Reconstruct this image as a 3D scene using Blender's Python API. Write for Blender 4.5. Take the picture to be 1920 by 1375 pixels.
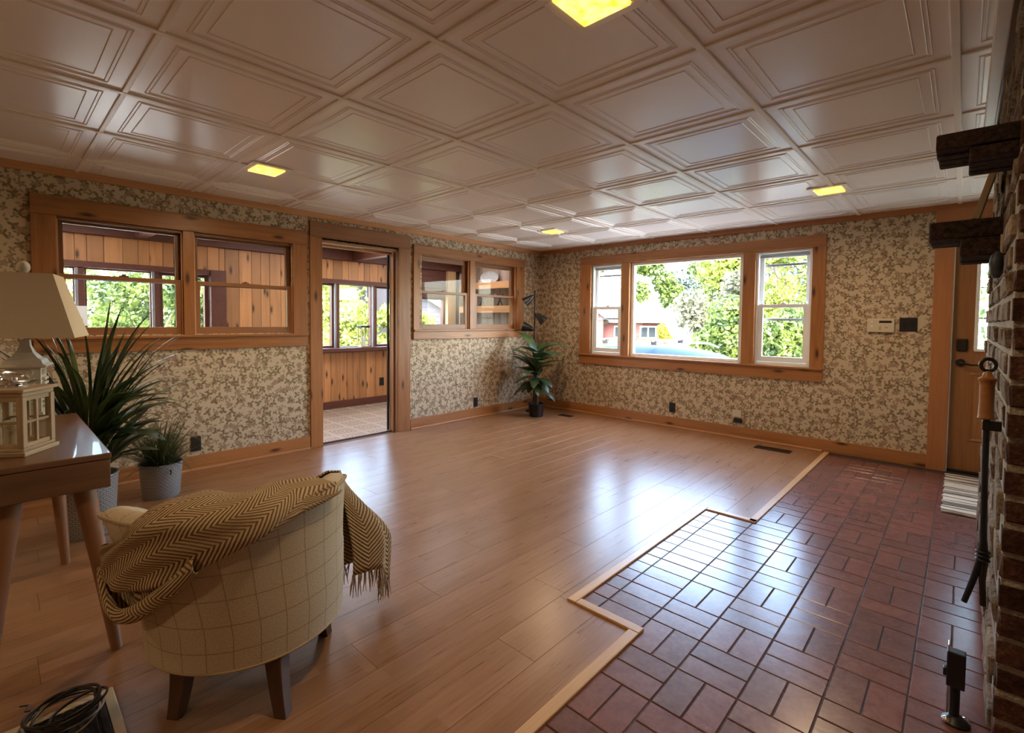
import bpy, bmesh, math, random
from mathutils import Vector, Matrix, Quaternion
random.seed(7)
for o in list(bpy.data.objects): bpy.data.objects.remove(o)
scene = bpy.context.scene
COL = scene.collection
PI = math.pi

# ------------------------------------------------------------------ camera
CAM = Vector((4.5435, -5.4759, 1.2421))
FW = Vector((-0.6798, 0.7323, -0.0388)); RT = Vector((0.7326, 0.6806, 0.0095)); UP = Vector((-0.0334, 0.0220, 0.9992))
FPX = 909.16
cam = bpy.data.cameras.new('camera'); cam_o = bpy.data.objects.new('camera', cam); COL.objects.link(cam_o)
cam_o.matrix_world = Matrix(((RT.x, UP.x, -FW.x, CAM.x), (RT.y, UP.y, -FW.y, CAM.y), (RT.z, UP.z, -FW.z, CAM.z), (0, 0, 0, 1)))
cam.sensor_width = 36; cam.sensor_fit = 'HORIZONTAL'; cam.lens = FPX / 1920 * 36
cam.shift_x = -1.73 / 1920; cam.shift_y = -50.94 / 1920
cam.clip_start = 0.02; cam.clip_end = 400
scene.camera = cam_o
def ray(px, py): return FW + RT * ((px - 961.73) / FPX) + UP * (-(py - 636.56) / FPX)
def at(px, py, depth): return CAM + ray(px, py) * depth

# ------------------------------------------------------------------ light
vs = scene.view_settings
vs.view_transform = 'Standard'; vs.look = 'None'; vs.gamma = 1; vs.use_curve_mapping = False
vs.exposure = 1.02
world = bpy.data.worlds.new('sky'); scene.world = world; world.use_nodes = True
wn = world.node_tree.nodes; wl = world.node_tree.links; wn.clear()
sky = wn.new('ShaderNodeTexSky'); sky.sky_type = 'NISHITA'; sky.sun_disc = False
sky.sun_elevation = math.radians(52); sky.sun_rotation = math.radians(135); sky.air_density = 1.0; sky.dust_density = 2.0; sky.ozone_density = 1.0
bg = wn.new('ShaderNodeBackground'); bg.inputs['Strength'].default_value = 4.0
wo = wn.new('ShaderNodeOutputWorld'); wb = wn.new('ShaderNodeMix'); wb.data_type = 'RGBA'; wb.blend_type = 'MULTIPLY'; wb.inputs[0].default_value = 1; wb.inputs[7].default_value = (1, .935, .85, 1)   # the photograph's warm white balance
wl.new(sky.outputs[0], wb.inputs[6]); wl.new(wb.outputs[2], bg.inputs[0]); wl.new(bg.outputs[0], wo.inputs[0])
sun = bpy.data.lights.new('sun', 'SUN'); sun.energy = 7.0; sun.angle = math.radians(1.0); sun.color = (1, .92, .78)
sun_o = bpy.data.objects.new('sun', sun); COL.objects.link(sun_o)
sun_o.rotation_euler = Vector((-.50, .42, -.86)).to_track_quat('-Z', 'Y').to_euler()
sun_o.location = (8, -8, 14)
LAMP_W = 5.5           # each recessed ceiling lamp
H = 2.2466
XR, YB = 5.6, -8.3      # right wall, rear wall
XS = -1.8               # far wall of the sunroom
GZ = -0.85              # ground outside

# ------------------------------------------------------------------ material helpers
def clampc(c): return (c[0], c[1], c[2], 1.0)
def s2l(r, g, b):
    f = lambda v: (v / 255 / 12.92) if v / 255 <= .04045 else ((v / 255 + .055) / 1.055) ** 2.4
    return (f(r), f(g), f(b))
class X:
    """tiny wrapper for math nodes"""
    def __init__(s, nt, sock): s.nt, s.s = nt, sock
    def _m(s, op, b=None, c=None):
        n = s.nt.nodes.new('ShaderNodeMath'); n.operation = op
        for i, v in enumerate((s, b, c)):
            if v is None: continue
            if isinstance(v, X): s.nt.links.new(v.s, n.inputs[i])
            else: n.inputs[i].default_value = v
        return X(s.nt, n.outputs[0])
    def __add__(s, o): return s._m('ADD', o)
    def __sub__(s, o): return s._m('SUBTRACT', o)
    def __mul__(s, o): return s._m('MULTIPLY', o)
    def __truediv__(s, o): return s._m('DIVIDE', o)
    def lt(s, o): return s._m('LESS_THAN', o)
    def gt(s, o): return s._m('GREATER_THAN', o)
    def mx(s, o): return s._m('MAXIMUM', o)
    def mn(s, o): return s._m('MINIMUM', o)
    def f(s, op, b=None): return s._m(op, b)
class M:
    def __init__(s, name, rough=.5, color=(.5, .5, .5), metal=0, spec=.5, coat=0):
        s.m = bpy.data.materials.new(name); s.m.use_nodes = True; s.nt = s.m.node_tree
        s.b = s.nt.nodes['Principled BSDF']; s.out = s.nt.nodes['Material Output']
        s.b.inputs['Roughness'].default_value = rough; s.b.inputs['Base Color'].default_value = clampc(color)
        s.b.inputs['Metallic'].default_value = metal; s.b.inputs['Specular IOR Level'].default_value = spec
        s.b.inputs['Coat Weight'].default_value = coat
    def n(s, t, **kw):
        n = s.nt.nodes.new(t)
        for k, v in kw.items(): setattr(n, k, v)
        return n
    def l(s, a, b): s.nt.links.new(a.s if isinstance(a, X) else a, b)
    def x(s, sock): return X(s.nt, sock)
    def uv(s): return s.n('ShaderNodeTexCoord').outputs['UV']
    def pos(s): return s.n('ShaderNodeNewGeometry').outputs['Position']
    def objc(s): return s.n('ShaderNodeTexCoord').outputs['Object']
    def rnd(s): return s.x(s.n('ShaderNodeObjectInfo').outputs['Random'])
    def sep(s, v):
        n = s.n('ShaderNodeSeparateXYZ'); s.l(v, n.inputs[0]); return [s.x(o) for o in n.outputs]
    def comb(s, *a):
        n = s.n('ShaderNodeCombineXYZ')
        for i, v in enumerate(a):
            if isinstance(v, X): s.l(v, n.inputs[i])
            else: n.inputs[i].default_value = v
        return n.outputs[0]
    def noise(s, v, scale, detail=3, rough=.55, dist=0):
        n = s.n('ShaderNodeTexNoise'); s.l(v, n.inputs['Vector']); n.inputs['Scale'].default_value = scale
        n.inputs['Detail'].default_value = detail; n.inputs['Roughness'].default_value = rough; n.inputs['Distortion'].default_value = dist
        return s.x(n.outputs['Fac'])
    def white(s, v):
        n = s.n('ShaderNodeTexWhiteNoise'); s.l(v, n.inputs['Vector']); return s.x(n.outputs['Value'])
    def vor(s, v, scale, rand=1, dim='3D', feat='F1'):
        n = s.n('ShaderNodeTexVoronoi', voronoi_dimensions=dim, feature=feat); s.l(v, n.inputs['Vector'])
        n.inputs['Scale'].default_value = scale; n.inputs['Randomness'].default_value = rand
        return n.outputs
    def ramp(s, fac, stops, interp='LINEAR'):
        n = s.n('ShaderNodeValToRGB'); s.l(fac, n.inputs[0]); r = n.color_ramp; r.interpolation = interp
        while len(r.elements) < len(stops): r.elements.new(.5)
        for e, (p, c) in zip(r.elements, stops): e.position = p; e.color = clampc(c)
        return n.outputs[0]
    def mix(s, fac, a, b, mode='MIX'):
        n = s.n('ShaderNodeMix', data_type='RGBA', blend_type=mode)
        for sock, v in ((n.inputs[0], fac), (n.inputs[6], a), (n.inputs[7], b)):
            if isinstance(v, (int, float)): sock.default_value = v
            elif isinstance(v, tuple): sock.default_value = clampc(v)
            else: s.l(v, sock)
        return n.outputs[2]
    def hsv(s, col, h=None, sat=None, val=None):
        n = s.n('ShaderNodeHueSaturation'); s.l(col, n.inputs['Color'])
        for k, v in (('Hue', h), ('Saturation', sat), ('Value', val)):
            if v is None: continue
            if isinstance(v, X): s.l(v, n.inputs[k])
            else: n.inputs[k].default_value = v
        return n.outputs[0]
    def col(s, c): s.l(c, s.b.inputs['Base Color'])
    def bump(s, h, strength=.3, dist=.01):
        n = s.n('ShaderNodeBump'); s.l(h, n.inputs['Height']); n.inputs['Strength'].default_value = strength; n.inputs['Distance'].default_value = dist
        s.l(n.outputs[0], s.b.inputs['Normal'])

def wood(name, base, dark, rough=.4, knots=True, vary=.25, gs=(2.2, 38), coat=0.0, contrast=1.0):
    m = M(name, rough, coat=coat)
    u, v, _ = m.sep(m.uv()); r = m.rnd()
    p = m.comb(u * gs[0] + r * 37.0, v * gs[1] + r * 91.0, r * 13.0)
    g = m.noise(p, 1.0, 4, .6, .6)
    p2 = m.comb(u * .7 + r * 17.0, v * 5.0 + r * 31.0, r * 7.0)
    g2 = m.noise(p2, 1.0, 2)
    f = (g * .65 * contrast + g2 * .5)
    c = m.ramp(f, [(.28, dark), (.62, base), (.9, tuple(min(1, k * 1.25) for k in base))])
    if knots:
        q = m.comb(u * 1.7 + r * 50.0, v * 5.5 + r * 23.0, 0.0)
        d = m.x(m.vor(q, 1.0, 1, '2D')[0])
        k = m.ramp(d, [(.035, (1, 1, 1)), (.085, (.35, .35, .35)), (.13, (0, 0, 0))])
        c = m.mix(k, c, tuple(k_ * .34 for k_ in dark))
    c = m.hsv(c, val=r * vary + (1 - vary * .5))
    m.col(c); m.bump(g, .08, .004)
    return m.m
def plain(name, color, rough=.5, metal=0, spec=.5, noise_amt=.12, nscale=25, bump=0, coat=0):
    m = M(name, rough, color, metal, spec, coat)
    g = m.noise(m.objc(), nscale, 4)
    c = m.ramp(g, [(.25, tuple(k * (1 - noise_amt) for k in color)), (.75, tuple(min(1, k * (1 + noise_amt)) for k in color))])
    m.col(c)
    if bump: m.bump(g, bump, .004)
    return m.m

MT = {}
MT['pine'] = wood('knotty_pine', (.37, .150, .046), (.19, .066, .017), .38, True, .22)
MT['pine_light'] = wood('pale_pine', (.50, .24, .095), (.36, .15, .055), .45, False, .15)
MT['sash_wood'] = wood('dark_sash_wood', (.20, .085, .032), (.10, .038, .014), .4, False, .15)
MT['sash_pine'] = wood('pine_sash_wood', (.30, .13, .050), (.17, .065, .022), .4, False, .15)
MT['panel'] = wood('board_paneling', (.44, .20, .075), (.17, .058, .020), .5, True, .5, (1.2, 16), contrast=1.35)
MT['redwood'] = plain('reddish_brown_paint', (.115, .034, .020), .5, noise_amt=.2)
MT['oak_door'] = wood('oak_door', (.33, .135, .038), (.22, .080, .020), .42, False, .0, (3, 60))
MT['door_trim'] = wood('entry_casing_wood', (.40, .155, .050), (.30, .105, .032), .42, False, .08)
MT['table_wood'] = wood('mango_wood', (.175, .086, .040), (.090, .040, .018), .34, False, .1, (2.5, 26), coat=.1)
MT['leg_wood'] = wood('leg_wood', (.27, .130, .062), (.15, .066, .030), .38, False, .1, (2, 40))
MT['chair_leg'] = wood('chair_leg_wood', (.085, .040, .020), (.05, .022, .011), .35, False, .1)
MT['whitewash'] = wood('whitewashed_wood', (.46, .34, .21), (.22, .13, .065), .6, False, .1, (2, 30))
MT['strip_wood'] = wood('transition_wood', (.60, .37, .18), (.42, .23, .10), .3, False, .15)
MT['darkshelf'] = wood('dark_plank', (.22, .15, .11), (.07, .042, .030), .5, False, .4, (2, 20))
MT['vinyl'] = plain('white_vinyl', (.80, .80, .78), .35, noise_amt=.02)
MT['grey_rail'] = plain('grey_aluminium', (.32, .32, .34), .4, .4, noise_amt=.05)
MT['black'] = plain('black_plastic', (.012, .011, .012), .35)
MT['blackmetal'] = plain('black_iron', (.014, .013, .013), .42, .3, bump=.1)
MT['chrome'] = plain('chrome', (.75, .75, .76), .15, 1, noise_amt=.05)
MT['bronze'] = plain('dark_bronze', (.035, .026, .018), .4, .6)
MT['cream_plastic'] = plain('cream_plastic', (.62, .53, .38), .45, noise_amt=.03)
MT['galv'] = plain('galvanised_steel', (.36, .35, .34), .55, .35, noise_amt=.25, nscale=40, bump=.2)
MT['soil'] = plain('soil', (.03, .02, .012), .9, noise_amt=.5, bump=.8)
MT['cable'] = plain('black_cable', (.018, .013, .012), .38)
MT['lampwhite'] = plain('white_lamp_paint', (.62, .57, .48), .6, noise_amt=.08)
MT['paper'] = plain('paper', (.75, .73, .70), .7, noise_amt=.03)
MT['subfloor'] = plain('subfloor', (.09, .05, .03), .8)
MT['grout'] = plain('grout', (.055, .032, .028), .8, noise_amt=.3, nscale=60)
MT['siding'] = plain('lavender_siding', (.026, .024, .031), .7, noise_amt=.05)
MT['white_ext'] = plain('white_exterior', (.30, .30, .30), .7, noise_amt=.03)
MT['red_ext'] = plain('red_siding', (.085, .018, .016), .7, noise_amt=.1)
MT['orange_ext'] = plain('cedar_shingle', (.13, .047, .015), .7, noise_amt=.3, nscale=3)
MT['roof_ext'] = plain('pale_roof', (.22, .218, .21), .8, noise_amt=.05)
MT['blue_panel'] = plain('solar_panel', (.05, .07, .13), .5)
MT['car_paint'] = plain('blue_car_paint', (.013, .026, .048), .5, .0, .08)
MT['car_glass'] = plain('car_glass', (.02, .025, .03), .05)
MT['tyre'] = plain('tyre', (.02, .02, .02), .8)
MT['grass'] = plain('lawn', (.085, .115, .028), .9, noise_amt=.4, nscale=3)
MT['gravel'] = plain('pale_driveway', (.30, .29, .27), .9, noise_amt=.2, nscale=8)
MT['bark'] = plain('bark', (.10, .07, .045), .9, noise_amt=.4, nscale=8)
MT['trunk'] = plain('plant_trunk', (.05, .032, .02), .8, noise_amt=.4, nscale=20, bump=.4)
MT['plaster'] = plain('sunroom_ceiling_paint', (.62, .55, .42), .6, noise_amt=.03)
MT['exterior'] = plain('exterior_wall', (.35, .25, .18), .8)
MT['stone'] = plain('dark_blue_stone', (.03, .036, .055), .5, noise_amt=.5, nscale=30, bump=.5)
MT['rope'] = plain('sisal_pot_shade', (.3, .3, .3), .6)

# ceiling paint: satin, faint brush unevenness
m = M('ceiling_paint', .28, (.90, .87, .82), spec=1.0)
g = m.noise(m.pos(), 4, 3); m.bump(g, .04, .01); MT['ceil'] = m.m
MT['ceil_bar'] = plain('ceiling_bar_paint', (.86, .80, .70), .35, noise_amt=.02)
# amber diffuser glass of the ceiling lamps (gives off light)
m = M('amber_glass', .3, (.9, .6, .1))
g = m.noise(m.objc(), 30, 4)
m.l(m.ramp(g, [(.35, (1, .42, .02)), (.6, (1, .80, .18))]), m.b.inputs['Emission Color']); m.b.inputs['Emission Strength'].default_value = 1.1
MT['amber'] = m.m
# thin window glass
def glass(name, tint=(1, 1, 1), refl=1.0):
    m = M(name); nt = m.nt; nt.nodes.remove(m.b)
    t = m.n('ShaderNodeBsdfTransparent'); t.inputs[0].default_value = clampc(tint)
    gl = m.n('ShaderNodeBsdfGlossy'); gl.inputs['Roughness'].default_value = .02
    lw = m.n('ShaderNodeLayerWeight'); lw.inputs[0].default_value = .5
    fr = ((m.x(lw.outputs['Facing'])).f('POWER', 5.0) * .96 + .04)          # Schlick reflectance, the same from both sides
    mx = m.n('ShaderNodeMixShader'); m.l((fr * refl).mn(1.0), mx.inputs[0]); m.l(t.outputs[0], mx.inputs[1]); m.l(gl.outputs[0], mx.inputs[2])
    m.l(mx.outputs[0], m.out.inputs[0]); return m.m
MT['glass'] = glass('window_glass', (.98, .985, .98), .22)
MT['glass_clean'] = glass('clear_glass', (.97, .98, .97), .6)
MT['frost'] = glass('patterned_door_glass', (.9, .95, .9), 1.0)

# floral wallpaper: sprigs of small leaves and loose flowers on cream
def wallpaper():
    m = M('floral_wallpaper', .62, spec=.25)
    px, py, pz = m.sep(m.pos())
    u = px - py
    base = m.comb(u, pz, 0.0)
    wob = m.n('ShaderNodeTexNoise'); m.l(base, wob.inputs['Vector']); wob.inputs['Scale'].default_value = 55; wob.inputs['Detail'].default_value = 2
    wx, wy, wz = m.sep(wob.outputs['Color'])
    uu = u + (wx - .5) * .008; vv = pz + (wy - .5) * .008
    def layer(scale, off, rand, kind, size):
        v = m.comb(uu * scale + off, vv * scale + off * 1.7, 0.0)
        o = m.vor(v, 1.0, rand, '2D')
        cx, cy, _ = m.sep(o['Position']); vx, vy, _ = m.sep(v)
        r1, r2, r3 = m.sep(o['Color'])
        dx = vx - cx; dy = vy - cy
        ang = r1 * 6.283
        ca = ang.f('COSINE'); sa = ang.f('SINE')
        a = dx * ca + dy * sa; b = dy * ca - dx * sa
        if kind == 'leaf':
            t = (a / size); w = (t * t) * -1.0 + 1.0
            mask = (b.f('ABSOLUTE')).lt(w * size * .42)
            return mask * (t.f('ABSOLUTE').lt(1.0)), r2
        if kind == 'tri':
            rad = (a * a + b * b).f('SQRT'); th = b.f('ARCTAN2', a)
            pet = (th * 3.0).f('COSINE') * .5 + .5
            return rad.lt((pet * .85 + .10) * size), r2
        rad = (a * a + b * b).f('SQRT'); th = b.f('ARCTAN2', a)
        pet = (th * 5.0).f('COSINE') * .22 + .78
        return rad.lt(pet * size), r2
    f1, c1 = layer(9.2, 3.3, .7, 'flower', .25)
    f2, c2 = layer(7.5, 17.1, .8, 'flower', .18)
    l1, k1 = layer(11.5, 7.7, .9, 'tri', .37)
    l2, k2 = layer(15.0, 11.9, 1.0, 'tri', .35)
    l3, k3 = layer(21.0, 23.4, 1.0, 'leaf', .32)
    tex = m.noise(base, 170, 2)
    cream = m.mix(m.noise(base, 3, 2), (.53, .41, .275), (.60, .47, .32))
    olive = m.mix(k1, (.185, .135, .072), (.28, .20, .12))
    mauve = m.ramp(tex, [(.38, (.20, .115, .075)), (.52, (.36, .235, .16)), (.66, (.52, .38, .25))])
    c = m.mix(l3 * .75, cream, olive)
    c = m.mix(l2 * .85, c, olive)
    c = m.mix((f1.mx(f2)) * .92, c, mauve)
    c = m.mix(l1 * .9, c, (.185, .130, .065))
    m.col(c); return m.m
MT['wallpaper'] = wallpaper()

# three-strip laminate boards
def laminate():
    m = M('oak_laminate', .24, spec=.5)
    u, v, _ = m.sep(m.uv()); r = m.rnd()
    si = (v / .0633).f('FLOOR')
    uo = u / .43 + si * .37 + r * 9.0
    seg = uo.f('FLOOR')
    w = m.white(m.comb(si + 3.0, seg, r * 100.0))
    g = m.noise(m.comb(u * 3.5 + w * 60.0, v * 70.0 + w * 40.0, r * 20.0), 1.0, 4, .6, .5)
    fine = m.noise(m.comb(u * 14.0, v * 420.0, r * 20.0), 1.0, 2)
    c = m.ramp(g * .8 + fine * .2, [(.25, (.22, .098, .038)), (.55, (.30, .142, .058)), (.8, (.37, .190, .085))])
    c = m.hsv(c, val=w * .18 + .88, sat=w * -.08 + 1.0)
    edge = (v / .0633).f('FRACT'); line = edge.lt(.018).mx(uo.f('FRACT').lt(.0035))
    c = m.mix(line * .22, c, (.10, .045, .02))
    m.col(c); m.bump(m.noise(m.pos(), 9, 2) + g * .15, .05, .01)
    m.l(g * .10 + .24, m.b.inputs['Roughness']); return m.m
MT['laminate'] = laminate()
def tile():
    m = M('quarry_tile', .25, spec=.6)
    r = m.rnd(); g = m.noise(m.pos(), 16, 4); g2 = m.noise(m.pos(), 60, 3)
    c = m.ramp(g * .6 + g2 * .4, [(.3, (.130, .052, .044)), (.7, (.210, .090, .074))])
    c = m.hsv(c, val=r * .35 + .82, sat=r * .1 + .95)
    m.col(c); m.bump(g * .7 + g2 * .3, .10, .006); m.l(g2 * .14 + .17, m.b.inputs['Roughness']); return m.m
MT['tile'] = tile()
def brick():
    m = M('rough_brown_brick', .85, spec=.2)
    r = m.rnd(); g = m.noise(m.pos(), 55, 5, .65); g2 = m.noise(m.pos(), 12, 3)
    c = m.ramp(g * .6 + g2 * .4, [(.3, (.030, .013, .009)), (.5, (.085, .034, .020)), (.72, (.19, .105, .065))])
    c = m.hsv(c, val=r * .7 + .6); m.col(c); m.bump(g, .9, .012); return m.m
MT['brick'] = brick()
def brick_smeared():
    m = M('mortar_smeared_brick', .9, spec=.15)
    r = m.rnd(); g = m.noise(m.pos(), 45, 5, .7); g2 = m.noise(m.pos(), 9, 3)
    c = m.ramp(g * .55 + g2 * .45, [(.34, (.085, .050, .034)), (.5, (.23, .165, .115)), (.66, (.40, .32, .24))])
    c = m.hsv(c, val=r * .4 + .8); m.col(c); m.bump(g, 1.0, .015); return m.m
MT['brick_side'] = brick_smeared()
def brickd():
    m = M('dark_corbel_brick', .8, spec=.2)
    g = m.noise(m.pos(), 60, 5, .65)
    c = m.ramp(g, [(.35, (.016, .010, .008)), (.7, (.075, .045, .032))]); m.col(c); m.bump(g, .8, .01); return m.m
MT['corbel'] = brickd()
m = M('mortar', .9, spec=.2); g = m.noise(m.pos(), 40, 5, .7)
m.col(m.ramp(g, [(.3, (.26, .21, .16)), (.7, (.52, .45, .37))])); m.bump(g, 1.0, .02); MT['mortar'] = m.m
# upholstery: cream with thin brown window-pane lines
def fabric():
    m = M('windowpane_linen', .9, spec=.15)
    u, v, _ = m.sep(m.uv())
    n = m.noise(m.comb(u, v, 0.0), 160, 2); wob = m.noise(m.comb(u, v, 0.0), 35, 2)
    fu = (u / .088 + wob * .05).f('FRACT'); fv = (v / .082 + wob * .05).f('FRACT')
    ln = fu.lt(.035).mx(fv.lt(.035))
    c = m.ramp(n, [(.3, (.47, .385, .265)), (.7, (.60, .50, .36))])
    c = m.mix(ln * .62, c, (.20, .115, .045)); m.col(c); m.bump(n, .35, .002); return m.m
MT['fabric'] = fabric()
MT['cushion'] = plain('cream_linen', (.54, .45, .32), .9, noise_amt=.08, nscale=120, bump=.2)
MT['piping'] = plain('cream_piping', (.40, .30, .17), .85, noise_amt=.1, nscale=120)
# herringbone throw
def throw():
    m = M('herringbone_throw', .95, spec=.1)
    u, v, _ = m.sep(m.uv())
    w = .088
    t = u / w; tri = (t.f('FRACT') - .5).f('ABSOLUTE') * 2.0
    n = m.noise(m.comb(u, v, 0.0), 90, 2)
    s = (v / .0165 + tri * 4.0 + n * .25).f('FRACT')
    band = s.lt(.46)
    c = m.mix(band, (.60, .46, .28), (.125, .068, .030))
    c = m.mix(m.noise(m.comb(u, v, 0.0), 300, 2) * .25, c, (.33, .24, .14))
    m.col(c); m.bump((s - .5).f('ABSOLUTE'), .6, .004); return m.m
MT['throw'] = throw()
MT['tassel'] = plain('cream_tassel', (.44, .33, .22), .95, noise_amt=.2, nscale=80)
def rug():
    m = M('striped_rag_rug', .95, spec=.1)
    px, py, pz = m.sep(m.pos())
    w = m.white(m.comb((py / .021).f('FLOOR'), 0.0, 0.0)); n = m.noise(m.comb(px * 30.0, py * 160.0, 0.0), 1, 3)
    c = m.ramp(w * .75 + n * .25, [(.22, (.05, .045, .045)), (.42, (.26, .22, .18)), (.6, (.62, .57, .48)), (.9, (.74, .70, .62))])
    m.col(c); m.bump(n, .6, .006); return m.m
MT['rug'] = rug()
def leafmat(name, a, b, rough=.4, trans=.25, scale=6):
    m = M(name, rough, spec=.4)
    g = m.noise(m.pos(), scale, 3); r = m.rnd()
    c = m.ramp(g, [(.35, a), (.65, b)]); c = m.hsv(c, val=r * .3 + .85); m.col(c)
    t = m.n('ShaderNodeBsdfTranslucent'); m.l(c, t.inputs[0])
    mx = m.n('ShaderNodeMixShader'); mx.inputs[0].default_value = trans
    m.l(m.b.outputs[0], mx.inputs[1]); m.l(t.outputs[0], mx.inputs[2]); m.l(mx.outputs[0], m.out.inputs[0]); return m.m
MT['leaf_dark'] = leafmat('dark_strap_leaf', (.016, .030, .012), (.050, .075, .022), .35, .1)
MT['leaf_mid'] = leafmat('green_broad_leaf', (.022, .045, .014), (.085, .125, .035), .35, .15)
MT['leaf_grass'] = leafmat('grass_blade', (.030, .048, .014), (.11, .13, .045), .5, .15)
MT['fol_lime'] = leafmat('lime_foliage', (.070, .105, .016), (.30, .345, .072), .5, .45, 3)
MT['fol_green'] = leafmat('green_foliage', (.018, .040, .010), (.125, .175, .034), .5, .35, 2)
MT['fol_pale'] = leafmat('pale_foliage', (.06, .066, .036), (.21, .205, .14), .5, .35, 2)
MT['fol_yellow'] = leafmat('yellow_foliage', (.12, .11, .012), (.27, .235, .024), .5, .35, 3)
MT['fol_conifer'] = leafmat('conifer_foliage', (.012, .026, .022), (.055, .085, .065), .6, .2, 2)
# lamp shade
m = M('linen_shade', .9, (.60, .50, .36), spec=.15); g = m.noise(m.objc(), 220, 2); m.bump(g, .2, .001)
MT['shade'] = m.m
# sunroom vinyl floor with printed square ornaments
def vinylfloor():
    m = M('sunroom_sheet_floor', .22, spec=.5)
    px, py, pz = m.sep(m.pos())
    a = (px / .30).f('FRACT') - .5; b = (py / .30).f('FRACT') - .5
    d = a.f('ABSOLUTE').mx(b.f('ABSOLUTE'))
    ring = ((d * 9.0).f('FRACT')).lt(.42) * d.lt(.46)
    n = m.noise(m.pos(), 25, 3)
    c = m.mix(ring * .95, (.52, .42, .32), (.20, .13, .09)); c = m.mix(n * .15, c, (.5, .38, .26)); m.col(c); return m.m
MT['vinylfloor'] = vinylfloor()

MT['skylight'] = None
m = M('added_translucent_panel', .6, (.8, .8, .78)); tr_ = m.n('ShaderNodeBsdfTranslucent'); tr_.inputs[0].default_value = (.20, .195, .18, 1); m.l(tr_.outputs[0], m.out.inputs[0]); MT['skylight'] = m.m  # for the added sunroom panels, there only to let in light
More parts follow.
